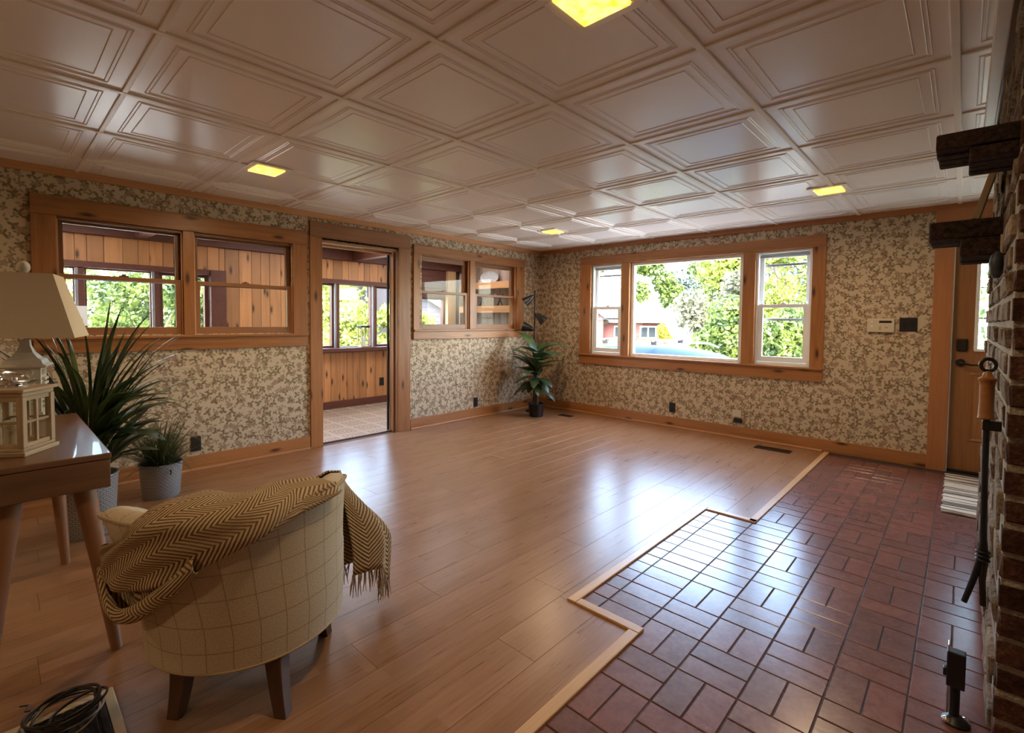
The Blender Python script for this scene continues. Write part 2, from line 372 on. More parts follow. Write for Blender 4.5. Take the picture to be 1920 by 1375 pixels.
# ------------------------------------------------------------------ mesh helpers
def link(o): COL.objects.link(o); return o
def tag(o, label=None, cat=None, group=None, kind=None):
    if label: o['label'] = label
    if cat: o['category'] = cat
    if group: o['group'] = group
    if kind: o['kind'] = kind
    return o
def set_parent(o, p):
    o.parent = p
    if p is not None:
        o.matrix_parent_inverse = Matrix.Translation(p.location).inverted()
def thing(name, label, cat, loc=(0, 0, 0), group=None, kind=None):
    o = bpy.data.objects.new(name, None); o.location = loc; o.empty_display_size = .05
    link(o); return tag(o, label, cat, group, kind)
def struct(name, label=None, loc=(0, 0, 0)): return thing(name, label, None, loc, None, 'structure')
class MB:
    def __init__(s): s.v, s.f, s.u = [], [], []
    def face(s, pts, uvs=None):
        i = len(s.v); s.v += [tuple(p) for p in pts]; s.f.append(tuple(range(i, i + len(pts))))
        s.u += list(uvs) if uvs else [(p[0], p[1]) for p in pts]
        return s
    def box(s, x0, x1, y0, y1, z0, z1, mat=None):
        a, b = [min(x0, x1), min(y0, y1), min(z0, z1)], [max(x0, x1), max(y0, y1), max(z0, z1)]
        d = [b[i] - a[i] for i in range(3)]; lg = d.index(max(d))
        for ax in range(3):
            o = [i for i in range(3) if i != ax]
            if lg in o: uu, vv = lg, [i for i in o if i != lg][0]
            else: uu, vv = (o[0], o[1]) if d[o[0]] >= d[o[1]] else (o[1], o[0])
            for side in (0, 1):
                pts = []
                for (p, q) in ((0, 0), (1, 0), (1, 1), (0, 1)):
                    c = [0, 0, 0]; c[ax] = (a, b)[side][ax]; c[uu] = (a, b)[p][uu]; c[vv] = (a, b)[q][vv]; pts.append(c)
                uvs = [(p[uu] - a[uu], p[vv] - a[vv] + ax * .3165) for p in pts]
                n = (Vector(pts[1]) - Vector(pts[0])).cross(Vector(pts[2]) - Vector(pts[0]))
                if (n[ax] > 0) != (side == 1): pts.reverse(); uvs.reverse()
                if mat is not None: pts = [mat @ Vector(p) for p in pts]
                s.face(pts, uvs)
        return s
    def tube(s, pts, r, n=8, caps=True, closed=False):
        pts = [Vector(p) for p in pts]; N = len(pts); rs = r if isinstance(r, (list, tuple)) else [r] * N
        rings = []; L = 0; up = None
        for i, p in enumerate(pts):
            if closed: t = pts[(i + 1) % N] - pts[i - 1]
            else: t = (pts[min(i + 1, N - 1)] - pts[max(i - 1, 0)])
            t.normalize()
            if up is None: up = Vector((0, 0, 1)) if abs(t.z) < .9 else Vector((1, 0, 0))
            sd = t.cross(up).normalized(); up = sd.cross(t).normalized()
            rings.append([p + (sd * math.cos(2 * PI * k / n) + up * math.sin(2 * PI * k / n)) * rs[i] for k in range(n)])
        for i in range(N if closed else N - 1):
            j = (i + 1) % N; d = (pts[j] - pts[i]).length
            for k in range(n):
                k2 = (k + 1) % n
                s.face([rings[i][k], rings[i][k2], rings[j][k2], rings[j][k]][::-1], [(L, k / n * .1), (L, (k + 1) / n * .1), (L + d, (k + 1) / n * .1), (L + d, k / n * .1)][::-1])
            L += d
        if caps and not closed:
            s.face(rings[0]); s.face(rings[-1][::-1])
        return s
    def lathe(s, c, prof, n=24, axis='z', capb=True, capt=False):
        c = Vector(c); rings = []
        for (r, h) in prof: rings.append([c + Vector((r * math.cos(2 * PI * k / n), r * math.sin(2 * PI * k / n), h)) for k in range(n)])
        L = 0
        for i in range(len(prof) - 1):
            d = math.hypot(prof[i + 1][0] - prof[i][0], prof[i + 1][1] - prof[i][1])
            for k in range(n):
                k2 = (k + 1) % n; s.face([rings[i][k], rings[i][k2], rings[i + 1][k2], rings[i + 1][k]], [(k / n, L), ((k + 1) / n, L), ((k + 1) / n, L + d), (k / n, L + d)])
            L += d
        if capb: s.face(rings[0][::-1])
        if capt: s.face(rings[-1])
        return s
    def grid(s, rows, uvf=None, closed_u=False):
        for i in range(len(rows) - 1):
            for j in range(len(rows[0]) - 1):
                q = [(i, j), (i, j + 1), (i + 1, j + 1), (i + 1, j)]
                s.face([rows[a][b] for a, b in q], [uvf[a][b] for a, b in q] if uvf else None)
        return s
    def build(s, name, mat, parent=None, smooth=False, bevel=0, loc=None, merge=True, solid=0, subsurf=0, kind=None):
        me = bpy.data.meshes.new(name)
        off = Vector(loc) if loc is not None else Vector((0, 0, 0))
        me.from_pydata([tuple(Vector(p) - off) for p in s.v], [], s.f)
        uvl = me.uv_layers.new(name='UVMap')
        flat = [c for u in s.u for c in (u[0], u[1])]
        uvl.data.foreach_set('uv', flat)
        if merge:
            b = bmesh.new(); b.from_mesh(me); bmesh.ops.remove_doubles(b, verts=b.verts, dist=1e-5); b.to_mesh(me); b.free()
        if smooth: me.polygons.foreach_set('use_smooth', [True] * len(me.polygons))
        me.materials.append(MT[mat] if isinstance(mat, str) else mat)
        o = bpy.data.objects.new(name, me); o.location = off; link(o)
        if smooth and smooth != 'all':
            try: me.set_sharp_from_angle(angle=math.radians(40))
            except Exception: pass
        if bevel:
            md = o.modifiers.new('bevel', 'BEVEL'); md.width = bevel; md.segments = 2; md.limit_method = 'ANGLE'; md.harden_normals = False
        if solid:
            md = o.modifiers.new('solid', 'SOLIDIFY'); md.thickness = solid; md.offset = 0
        if subsurf:
            md = o.modifiers.new('sub', 'SUBSURF'); md.levels = subsurf; md.render_levels = subsurf
        if parent is not None: set_parent(o, parent)
        if kind: o['kind'] = kind
        return o
def box(name, mat, parent, x0, x1, y0, y1, z0, z1, bevel=0): return MB().box(x0, x1, y0, y1, z0, z1).build(name, mat, parent, bevel=bevel)
def inst(name, me, parent, loc, rot=None, scale=None):
    o = bpy.data.objects.new(name, me); o.location = loc
    if rot is not None:
        if isinstance(rot, Quaternion): o.rotation_euler = rot.to_euler()
        else: o.rotation_euler = rot
    if scale is not None: o.scale = scale if not isinstance(scale, (int, float)) else (scale,) * 3
    link(o); set_parent(o, parent); return o
def mesh_only(mb, name, mat, smooth=False):
    o = mb.build(name, mat, None, smooth); me = o.data; bpy.data.objects.remove(o); return me

# ================================================================== THE ROOM
def cut_boxes(mb, axis, n0, n1, s0, s1, t0, t1, holes):
    """wall slab in the plane axis with rectangular holes (s0,s1,t0,t1)"""
    ss = sorted({s0, s1, *[h[0] for h in holes], *[h[1] for h in holes]}); ts = sorted({t0, t1, *[h[2] for h in holes], *[h[3] for h in holes]})
    for i in range(len(ss) - 1):
        for j in range(len(ts) - 1):
            a, b = (ss[i] + ss[i + 1]) / 2, (ts[j] + ts[j + 1]) / 2
            if any(h[0] < a < h[1] and h[2] < b < h[3] for h in holes): continue
            if axis == 'x': mb.box(n0, n1, ss[i], ss[i + 1], ts[j], ts[j + 1])
            else: mb.box(ss[i], ss[i + 1], n0, n1, ts[j], ts[j + 1])
    return mb
W1 = (-5.16, -3.575, 1.11, 1.925); DW = (-3.30, -2.44, -.02, 2.0); W2 = (-2.12, -.53, 1.12, 1.99)
W3 = (.885, 3.445, .80, 1.985); D1 = (4.47, 5.37, -.02, 2.07)
o = cut_boxes(MB(), 'x', -.12, 0, YB, .12, -.02, H + .12, [W1, DW, W2]).build('wall_left', 'wallpaper'); tag(o, 'floral papered wall with interior windows and doorway', kind='structure')
o = cut_boxes(MB(), 'y', 0, .12, 0, XR, -.02, H + .12, [W3, D1]).build('wall_back', 'wallpaper'); tag(o, 'floral papered wall with the picture window', kind='structure')
o = MB().box(XR, XR + .12, YB, .12, -.02, H + .12).build('wall_right', 'wallpaper'); tag(o, kind='structure')
o = MB().box(-.12, XR + .12, YB - .12, YB, -.02, H + .12).build('wall_rear', 'wallpaper'); tag(o, kind='structure')

# ---- floor: laminate boards, quarry tiles, edging
floor = MB().box(-.12, XR, YB, .12, -.12, -.0101).build('floor', 'subfloor'); tag(floor, 'laminate and red quarry tile floor', kind='structure')
def chamfer_slab(lx, ly, t, c):
    mb = MB(); a, b = lx / 2, ly / 2
    lo = [(-a, -b, -t), (a, -b, -t), (a, b, -t), (-a, b, -t)]; mi = [(x, y, -c) for x, y, _ in lo]
    hi = [((a - c) * (1 if x > 0 else -1), (b - c) * (1 if y > 0 else -1), 0) for x, y, _ in lo]
    uvf = lambda P: [(p[0] + a, p[1] + b) if lx >= ly else (p[1] + b, p[0] + a) for p in P]
    for i in range(4):
        j = (i + 1) % 4
        for A, B in ((lo, mi), (mi, hi)):
            P = [A[i], A[j], B[j], B[i]]; mb.face(P, uvf(P))
    mb.face(hi, uvf(hi)); return mb
PW, PL = .19, 1.285
plank_full = mesh_only(chamfer_slab(PW - .0008, PL - .0008, .010, .0006), 'plank', 'laminate')
def plank(x0, x1, y0, y1):
    if y1 - y0 < .03: return
    loc = ((x0 + x1) / 2, (y0 + y1) / 2, 0)
    if abs(x1 - x0 - PW) < 1e-4 and abs(y1 - y0 - PL) < 1e-4: return inst('plank', plank_full, floor, loc)
    me = mesh_only(chamfer_slab(x1 - x0 - .0008, y1 - y0 - .0008, .010, .0006), 'plank', 'laminate'); inst('plank', me, floor, loc)
XE = 3.60
def plank_run(x0, x1, y0, y1, st):
    y = y0 - st
    while y < y1:
        a, b = max(y, y0), min(y + PL, y1)
        plank(x0, x1, a, b); y += PL
k = 0; x = .02
while x < XE - 1e-4:
    x1 = min(x + PW, XE); st = (k * .437) % PL
    if x1 <= 3.29: plank_run(x, x1, YB + .01, -.035, st)
    else:
        plank_run(x, x1, YB + .01, -3.756, st); plank_run(x, x1, -2.235, -.035, st)
        if x < 3.29: plank_run(x, 3.29, -3.756, -2.235, st)
    x = x1; k += 1
# tiles
TP = .2056; XG = 3.6264; YG = -3.62
tile_h = mesh_only(chamfer_slab(TP - .0042, TP / 2 - .0042, .010, .0022), 'tile', 'tile')
tile_v = mesh_only(chamfer_slab(TP / 2 - .0042, TP - .0042, .010, .0022), 'tile', 'tile')
tile_q = mesh_only(chamfer_slab(.081, TP / 2 - .0042, .010, .0022), 'tile', 'tile')
rest = MB(); ntile = 0
def put_tile(me, x, y):
    global ntile
    rz = random.uniform(-.004, .004)
    inst('tile', me, floor, (x, y, random.uniform(-.0006, .0004)), (random.uniform(-.004, .004), random.uniform(-.004, .004), rz))
    ntile += 1
for c in range(0, 6):
    for r in range(-18, 6):
        y1 = YG - TP * r; y0 = y1 - TP; x0 = XG + TP * c
        if y1 > .01: continue
        if c == 5 and y0 < -1.45: continue
        in_b = -3.75 < (y0 + y1) / 2 < -2.28
        split = (c + r) % 2 == 0
        if c == 0 and in_b and r not in (0, -2): split = False
        if split:
            for q in (.25, .75): put_tile(tile_v, x0 + TP * q, (y0 + y1) / 2)
        else:
            for q in (.25, .75): put_tile(tile_h, x0 + TP / 2, y0 + TP * q)
for r in range(-7, 0):
    y1 = YG - TP * r; y0 = y1 - TP
    for q in (.25, .75):
        if y0 + TP * q < -2.30:
            put_tile(tile_h, XG - TP / 2, y0 + TP * q); put_tile(tile_q, XG - TP - .043, y0 + TP * q)
for me_, x_ in ((tile_h, XG - TP / 2), (tile_q, XG - TP - .043)): put_tile(me_, x_, YG - TP * .25)
for c in range(0, 10):                        # the tiles that run on behind the chimney and the viewer
    for r in range(-18, 22):
        y1 = YG - TP * r; y0 = y1 - TP; x0 = XG + TP * c
        if y0 < YB or x0 + TP > XR or y1 > .01: continue
        if c <= 4 and r < 6: continue
        if c == 5 and y0 >= -1.45: continue
        if c > 4 and -3.6 < y0 < -1.4: continue
        for q in (.25, .75):
            if (c + r) % 2 == 0: rest.box(x0 + TP * (q - .25) + .003, x0 + TP * (q + .25) - .003, y0 + .003, y1 - .003, -.010, 0)
            else: rest.box(x0 + .003, x0 + TP - .003, y0 + TP * (q - .25) + .003, y0 + TP * (q + .25) - .003, -.010, 0)
rest.build('tile_field', 'tile', floor, kind='stuff')
MB().box(3.29, XR, YB, .06, -.0101, -.0028).build('grout_bed', 'grout', floor)
def strip(x0, x1, y0, y1): box('edging_strip', 'strip_wood', floor, x0, x1, y0, y1, -.009, .009, .004)
strip(3.597, 3.642, YB, -3.756); strip(3.597, 3.642, -2.278, -.035)
strip(3.29, 3.335, -3.756, -2.235); strip(3.335, 3.642, -3.756, -3.711); strip(3.335, 3.642, -2.280, -2.235)

# ---- ceiling: pressed panels in a flat grid
ceil = MB().box(-.12, XR + .12, YB - .12, .12, H + .012, H + .14).build('ceiling', 'ceil'); tag(ceil, 'white pressed-panel ceiling', kind='structure')
CP = .68275; CX0, CY0 = 1.0765, -5.0476
cols = [CX0 + CP * i for i in range(-1, 8)]; rows = [CY0 + CP * j for j in range(-4, 8)]
prof = [(0, 0), (.013, 0), (.062, 0), (.0645, -.0032), (.067, 0), (.075, 0), (.0775, -.0032), (.080, 0), (.113, 0), (.1155, -.0032), (.118, 0)]
def hgt(d):
    for (a, ha), (b, hb) in zip(prof, prof[1:]):
        if a <= d <= b: return ha + (hb - ha) * (d - a) / (b - a)
    return 0
def ceil_tile_mesh(a0, a1, b0, b1):
    """part a0..a1, b0..b1 of one panel (0..CP), centred on the panel"""
    def br(lo, hi):
        s = {lo, hi}
        for d, _ in prof:
            for v in (d, CP - d):
                if lo < v < hi: s.add(v)
        return sorted(s)
    xs, ys = br(a0, a1), br(b0, b1); mb = MB()
    P = [[(x - CP / 2, y - CP / 2, hgt(min(x, y, CP - x, CP - y))) for x in xs] for y in ys]
    for j in range(len(ys) - 1):
        for i in range(len(xs) - 1):
            mb.face([P[j][i], P[j + 1][i], P[j + 1][i + 1], P[j][i + 1]])
    return mesh_only(mb, 'ceiling_tile', 'ceil')
full_tile = ceil_tile_mesh(0, CP, 0, CP)
cache = {}
def put_ceil(cx, cy, x0, x1, y0, y1):
    k_ = tuple(round(v, 3) for v in (x0 - cx, x1 - cx, y0 - cy, y1 - cy))
    if k_ == (0, round(CP, 3), 0, round(CP, 3)): me = full_tile
    else: me = cache.setdefault(k_, ceil_tile_mesh(*k_))
    inst('ceiling_tile', me, ceil, (cx + CP / 2, cy + CP / 2, H))
for i in range(-2, 7):
    for j in range(-5, 8):
        cx, cy = CX0 + CP * i, CY0 + CP * j
        x0, x1, y0, y1 = max(cx, .0), min(cx + CP, XR), max(cy, YB), min(cy + CP, 0)
        if x1 - x0 < .03 or y1 - y0 < .03: continue
        if cx + CP / 2 > 4.64 and -3.55 < cy + CP / 2 < -1.4: x1 = min(x1, 4.60)
        if x1 - x0 < .03: continue
        put_ceil(cx, cy, x0, x1, y0, y1)
for i in range(-1, 7):
    x = CX0 + CP * i
    if x > 4.6: box('grid_bar', 'ceil_bar', ceil, x - .014, x + .014, -1.40, 0, H - .009, H + .01, .003); continue
    if 0 < x < XR: box('grid_bar', 'ceil_bar', ceil, x - .014, x + .014, YB, 0, H - .009, H + .01, .003)
for j in range(-4, 8):
    y = CY0 + CP * j
    if not YB < y < 0: continue
    xe = 4.60 if -3.55 < y < -1.4 else XR
    xs_ = [0] + [CX0 + CP * i for i in range(-1, 7) if 0 < CX0 + CP * i < xe] + [xe]
    for a, b in zip(xs_, xs_[1:]):
        if b - a > .06: box('grid_bar', 'ceil_bar', ceil, a + .014, b - .014, y - .011, y + .011, H - .008, H + .01, .003)
box('ceiling_moulding', 'vinyl', ceil, 4.585, 4.625, -3.55, -1.40, H - .022, H + .005, .004)

# recessed square lamps
def ceiling_lamp(x, y, label):
    t = thing('recessed_ceiling_lamp', label, 'ceiling lamp', (x, y, H), 'recessed ceiling lamps')
    z1 = H - .002; z0 = H - .012; a, b = .125, .088
    fr = MB()
    fr.box(x - a, x + a, y - a, y - b, z0, z1).box(x - a, x + a, y + b, y + a, z0, z1).box(x - a, x - b, y - b, y + b, z0, z1).box(x + b, x + a, y - b, y + b, z0, z1)
    fr.build('lamp_frame', 'ceil', t, bevel=.003)
    MB().box(x - b, x + b, y - b, y + b, H - .020, H - .004).build('amber_diffuser', 'amber', t, bevel=.004)
    L = bpy.data.lights.new('lamp_light', 'AREA'); L.shape = 'SQUARE'; L.size = .15; L.energy = LAMP_W; L.color = (1, .70, .40); L.spread = math.radians(165)
    lo = bpy.data.objects.new('lamp_light', L); lo.location = (x, y, H - .024); link(lo); set_parent(lo, t)
ceiling_lamp(1.12, -7.1, 'added unseen amber ceiling lamp behind the viewer on the table side')  # added pair of unseen lamps that brighten the back of the chair
ceiling_lamp(3.72, -7.1, 'added unseen amber ceiling lamp behind the viewer on the chimney side')
ceiling_lamp(1.075, -4.19, 'square amber ceiling lamp above the armchair side of the left window wall')
ceiling_lamp(3.665, -4.185, 'large near amber ceiling lamp cut off by the top of the picture')
ceiling_lamp(1.155, -1.19, 'small far amber ceiling lamp near the room corner with the potted dracaena')
ceiling_lamp(3.775, -1.19, 'square amber ceiling lamp near the entry door and thermostat')

# ---- trims along ceiling and floor
o = MB().box(.0, .022, YB, 0, H - .052, H + .004).build('trim_1', 'pine_light', bevel=.004); tag(o, 'pale wood strip where left wall meets ceiling', kind='structure')
o = MB().box(.022, XR, -.022, 0, H - .05, H + .004).build('trim_2', 'door_trim', bevel=.004); tag(o, 'tan wood strip where back wall meets ceiling', kind='structure')
def baseboard(name, label, segs, ax):
    r = struct(name, label)
    for (a, b) in segs:
        if ax == 'x':
            box('board', 'pine', r, 0, .020, a, b, 0, .121, .003); box('shoe_moulding', 'pine_light', r, .020, .034, a, b, 0, .019, .004)
        else:
            box('board', 'pine', r, a, b, -.020, 0, 0, .121, .003)
            if b > 3.6 and a < 3.6: box('shoe_moulding', 'pine_light', r, a + .02, 3.58, -.034, -.020, 0, .019, .004)
    return r
baseboard('baseboard_left', 'pine baseboard on the left wall', [(YB, -3.425), (-2.285, -.02)], 'x')
baseboard('baseboard_back', 'pine baseboard on the back wall', [(.0, 4.345)], 'y')

# ---- windows
class Wall:
    """maps (s along the wall, t up, n into the room) to world boxes"""
    def __init__(s, kind): s.k = kind
    def bx(s, mb, s0, s1, t0, t1, n0, n1):
        if s.k == 'left': return mb.box(n0, n1, s0, s1, t0, t1)
        return mb.box(s0, s1, -n1, -n0, t0, t1)
    def part(s, name, mat, parent, s0, s1, t0, t1, n0, n1, bevel=.003):
        return s.bx(MB(), s0, s1, t0, t1, n0, n1).build(name, mat, parent, bevel=bevel)
def sash(W, parent, name, mat, s0, s1, t0, t1, n0, n1, st=.035, top=.04, bot=.04, pane='glass'):
    mb = MB(); W.bx(mb, s0, s0 + st, t0, t1, n0, n1); W.bx(mb, s1 - st, s1, t0, t1, n0, n1)
    W.bx(mb, s0 + st, s1 - st, t1 - top, t1, n0, n1); W.bx(mb, s0 + st, s1 - st, t0, t0 + bot, n0, n1)
    f = mb.build(name, mat, parent, bevel=.003)
    nm = (n0 + n1) / 2
    W.part('pane', pane, f, s0 + st - .003, s1 - st + .003, t0 + bot - .003, t1 - top + .003, nm - .0015, nm + .0015, 0)
    return f
def lock(W, f, s, t, n, mat='sash_wood'):
    mb = MB(); W.bx(mb, s - .028, s + .028, t, t + .010, n - .012, n + .012); W.bx(mb, s - .012, s + .012, t + .010, t + .020, n - .009, n + .009)
    mb.build('sash_lock', mat, f, bevel=.003)
WL, WB = Wall('left'), Wall('back')

def casing(W, r, outer, inner, head, apron, mulls, mat='pine', t=.022, stool=.045):
    """outer s-range, inner s-range, head (z0,z1), apron (z0,z1)"""
    W.part('head_casing', mat, r, outer[0], outer[1], head[0], head[1], 0, t + .004)
    W.part('side_casing', mat, r, outer[0], inner[0], apron[1], head[0], 0, t); W.part('side_casing', mat, r, inner[1], outer[1], apron[1], head[0], 0, t)
    W.part('apron', mat, r, outer[0], outer[1], apron[0], apron[1] - .012, 0, t)
    W.part('stool', mat, r, outer[0] - .0, outer[1] + .0, apron[1] - .012, apron[1] + .008, -.11, stool)
    for a, b in mulls: W.part('mullion', mat, r, a, b, apron[1] + .008, head[0], -.11, t - .004)
    # jamb liners
    W.part('jamb', mat, r, inner[0] - .012, inner[0] + .0, apron[1], head[0], -.12, .0); W.part('jamb', mat, r, inner[1], inner[1] + .012, apron[1], head[0], -.12, .0)
    W.part('jamb', mat, r, inner[0], inner[1], head[0] - .008, head[0] + .012, -.12, .0)

w1 = struct('window_1', 'pair of wood sash windows looking into the sunroom, left of the doorway', (0, -4.36, 1.1))
casing(WL, w1, (-5.285, -3.445), (-5.16, -3.575), (1.925, 2.055), (.985, 1.095), [(-4.432, -4.355)])
for (a, b) in ((-5.16, -4.432), (-4.355, -3.575)):
    up = sash(WL, w1, 'upper_sash', 'sash_wood', a, b, 1.505, 1.92, -.085, -.050, .036, .032, .030)
    lo = sash(WL, w1, 'lower_sash', 'sash_pine', a + .006, b - .006, 1.105, 1.537, -.046, -.012, .038, .030, .060)
    lock(WL, lo, (a + b) / 2, 1.537, -.03)
    WL.part('stop_bead', 'pine_light', w1, a, a + .009, 1.105, 1.92, -.012, .0, .002)
    WL.part('stop_bead', 'pine_light', w1, b - .009, b, 1.105, 1.92, -.012, .0, .002)
    WL.part('stop_bead', 'sash_wood', w1, a, b, 1.905, 1.925, -.05, .0, .002)

w2 = struct('window_2', 'pair of wood sash windows looking into the sunroom, right of the doorway', (0, -1.3, 1.1))
casing(WL, w2, (-2.245, -.378), (-2.155, -.535), (1.985, 2.085), (1.015, 1.120), [(-1.395, -1.300)])
for (a, b) in ((-2.155, -1.395), (-1.300, -.535)):
    up = sash(WL, w2, 'upper_sash', 'sash_pine', a, b, 1.545, 1.98, -.085, -.050, .045, .055, .030)
    lo = sash(WL, w2, 'lower_sash', 'sash_pine', a + .006, b - .006, 1.128, 1.577, -.046, -.012, .045, .030, .062)
    lock(WL, lo, (a + b) / 2, 1.577, -.03)
    WL.part('stop_bead', 'pine_light', w2, b - .016, b, 1.128, 1.98, -.012, .0, .002)

# doorway into the sunroom
d2 = struct('door_2', 'cased opening into the sunroom', (0, -2.87, 0))
WL.part('head_casing', 'sash_pine', d2, -3.42, -2.29, 2.02, 2.165, 0, .028)
WL.part('side_casing', 'pine', d2, -3.42, -3.30, 0, 2.02, 0, .024); WL.part('side_casing', 'pine', d2, -2.44, -2.29, 0, 2.02, 0, .024)
WL.part('jamb', 'pine', d2, -3.31, -3.297, 0, 2.02, -.16, .0); WL.part('jamb', 'sash_pine', d2, -2.443, -2.43, 0, 2.02, -.16, .0)
WL.part('jamb', 'pine', d2, -3.30, -2.44, 2.0, 2.022, -.16, .0)
WL.part('door_stop', 'sash_pine', d2, -2.462, -2.443, 0, 1.99, -.09, -.05); WL.part('door_stop', 'pine_light', d2, -3.297, -2.443, 1.975, 2.0, -.03, -.01)
WL.part('door_stop', 'pine_light', d2, -3.297, -2.443, 1.955, 1.985, -.15, -.12)
WL.part('weather_strip', 'black', d2, -2.465, -2.443, 0, 1.985, -.18, -.16)
WL.part('threshold', 'sash_wood', d2, -3.30, -2.44, -.008, .006, -.13, -.10)

w3 = struct('window_3', 'wide triple window with a fixed picture pane between two narrow sash units', (2.13, 0, .8))
casing(WB, w3, (.71, 3.56), (.885, 3.445), (1.985, 2.10), (.672, .800), [(1.345, 1.455), (2.805, 2.930)])
def vinyl_dh(a, b):
    mb = MB(); z0, z1 = .808, 1.98
    for q in ((a, a + .022, z0, z1), (b - .022, b, z0, z1), (a + .022, b - .022, z1 - .022, z1), (a + .022, b - .022, z0, z0 + .03)): WB.bx(mb, *q, -.115, -.01)
    mb.build('vinyl_frame', 'vinyl', w3, bevel=.003)
    up = sash(WB, w3, 'upper_sash', 'vinyl', a + .024, b - .024, 1.40, 1.955, -.098, -.066, .034, .040, .035)
    lo = sash(WB, w3, 'lower_sash', 'vinyl', a + .022, b - .022, .840, 1.435, -.060, -.026, .044, .036, .055)
    lock(WB, lo, (a + b) / 2, 1.435, -.043, 'cream_plastic')
    WB.part('screen_rail', 'grey_rail', w3, a + .03, b - .03, 1.83, 1.855, -.114, -.102); WB.part('screen_rail', 'grey_rail', w3, a + .03, b - .03, 1.265, 1.29, -.114, -.102)
    WB.part('stop_bead', 'grey_rail', w3, a + .022, b - .022, 1.925, 1.940, -.064, -.050)
vinyl_dh(.890, 1.343); vinyl_dh(2.932, 3.442)
sash(WB, w3, 'picture_frame', 'vinyl', 1.458, 2.803, .808, 1.98, -.09, -.03, .040, .036, .036)

# ---- entry door
d1 = struct('door_1', 'wooden entry door with a tall patterned glass light', (4.92, .04, 0))
WB.part('side_casing', 'door_trim', d1, 4.345, 4.470, 0, 2.09, 0, .024); WB.part('side_casing', 'door_trim', d1, 5.37, 5.495, 0, 2.09, 0, .024)
WB.part('head_casing', 'door_trim', d1, 4.345, 5.495, 2.09, H - .04, 0, .024)
WB.part('jamb', 'vinyl', d1, 4.468, 4.478, 0, 2.07, -.12, 0, .001); WB.part('jamb', 'door_trim', d1, 5.36, 5.372, 0, 2.07, -.12, 0, .001); WB.part('jamb', 'sash_wood', d1, 4.478, 5.36, 2.05, 2.09, -.12, 0, .001)
WB.part('jamb_stop', 'sash_wood', d1, 4.476, 4.496, 0, 2.06, -.118, -.091, .001); WB.part('threshold', 'blackmetal', d1, 4.478, 5.36, 0, .022, -.12, -.02)
G = (4.635, 5.215, 1.045, 1.80)
mb = cut_boxes(MB(), 'y', .045, .09, 4.4785, 5.3605, .022, 2.0505, [G]); slab = mb.build('door_slab', 'oak_door', d1, bevel=.002)
def raised(a, b, z0, z1):
    mb = MB(); e = .03; y0, y1, y2 = .0452, .036, .040
    o_ = [(a, y0, z0), (b, y0, z0), (b, y0, z1), (a, y0, z1)]; p_ = [(a + .012, y1, z0 + .012), (b - .012, y1, z0 + .012), (b - .012, y1, z1 - .012), (a + .012, y1, z1 - .012)]
    q_ = [(a + e, .0448, z0 + e), (b - e, .0448, z0 + e), (b - e, .0448, z1 - e), (a + e, .0448, z1 - e)]; r_ = [(a + e * 2, y2, z0 + 2 * e), (b - e * 2, y2, z0 + 2 * e), (b - 2 * e, y2, z1 - 2 * e), (a + 2 * e, y2, z1 - 2 * e)]
    for A, B in ((o_, p_), (p_, q_), (q_, r_)):
        for i in range(4): mb.face([A[i], A[(i + 1) % 4], B[(i + 1) % 4], B[i]], [(pp[2], pp[0]) for pp in (A[i], A[(i + 1) % 4], B[(i + 1) % 4], B[i])])
    mb.face(r_, [(pp[2], pp[0]) for pp in r_]); mb.build('door_panel', 'oak_door', d1)
raised(4.595, 4.895, .27, .845); raised(4.945, 5.245, .27, .845)
mb = MB(); e = .022
for q in ((G[0] - e, G[1] + e, G[2] - e, G[2]), (G[0] - e, G[1] + e, G[3], G[3] + e), (G[0] - e, G[0], G[2], G[3]), (G[1], G[1] + e, G[2], G[3])): mb.box(q[0], q[1], .032, .10, q[2], q[3])
lite = mb.build('light_frame', 'vinyl', d1, bevel=.004)
for a, b in ((0, 1), (1, 2), (2, 3)):
    z0 = G[2] + (G[3] - G[2]) * a / 3; z1 = G[2] + (G[3] - G[2]) * b / 3
    box('pane', 'frost', lite, G[0], G[1], .066, .069, z0 + .004, z1 - .004)
    if a: box('came', 'blackmetal', lite, G[0], G[1], .062, .073, z0 - .004, z0 + .004)
mb = MB(); mb.box(4.505, 4.575, .022, .045, 1.02, 1.125); kp = mb.build('deadbolt_keypad', 'bronze', d1, bevel=.010)
mb = MB(); mb.tube([(4.535, .045, .925), (4.535, .030, .925)], .032, 20); ls = mb.build('lever_rose', 'bronze', d1, True)
MB().tube([(4.535, .03, .925), (4.535, .002, .925), (4.56, -.006, .922), (4.60, -.006, .912), (4.645, -.004, .914)], [.010, .010, .009, .008, .006], 10).build('lever', 'bronze', ls, True)
MB().box(4.463, 4.479, .02, .045, .905, .945).build('strike_plate', 'bronze', d1)

# ---- brick chimney
ch = thing('brick_chimney', 'rough brown brick chimney with pale mortar on the right edge of the room', 'chimney', (5.0, -2.5, 0))
CXF, CYN, CYF = 4.64, -3.50, -1.45
MB().box(CXF + .008, XR, CYN + .008, CYF - .012, 0, H).build('mortar_core', 'mortar', ch)
rb = random.Random(3)
bp, bl, bh = .083, .223, .064
def brick_mesh(lx, ly, lz, seed, mat='brick'):
    r = random.Random(seed); mb = MB().box(-lx / 2, lx / 2, -ly / 2, ly / 2, -lz / 2, lz / 2)
    me = mesh_only(mb, 'brick', mat); b = bmesh.new(); b.from_mesh(me)
    bmesh.ops.bevel(b, geom=b.edges[:], offset=.006, segments=1, affect='EDGES')
    for v in b.verts: v.co += Vector((r.uniform(-.003, .003), r.uniform(-.003, .003), r.uniform(-.003, .003)))
    b.to_mesh(me); b.free(); return me
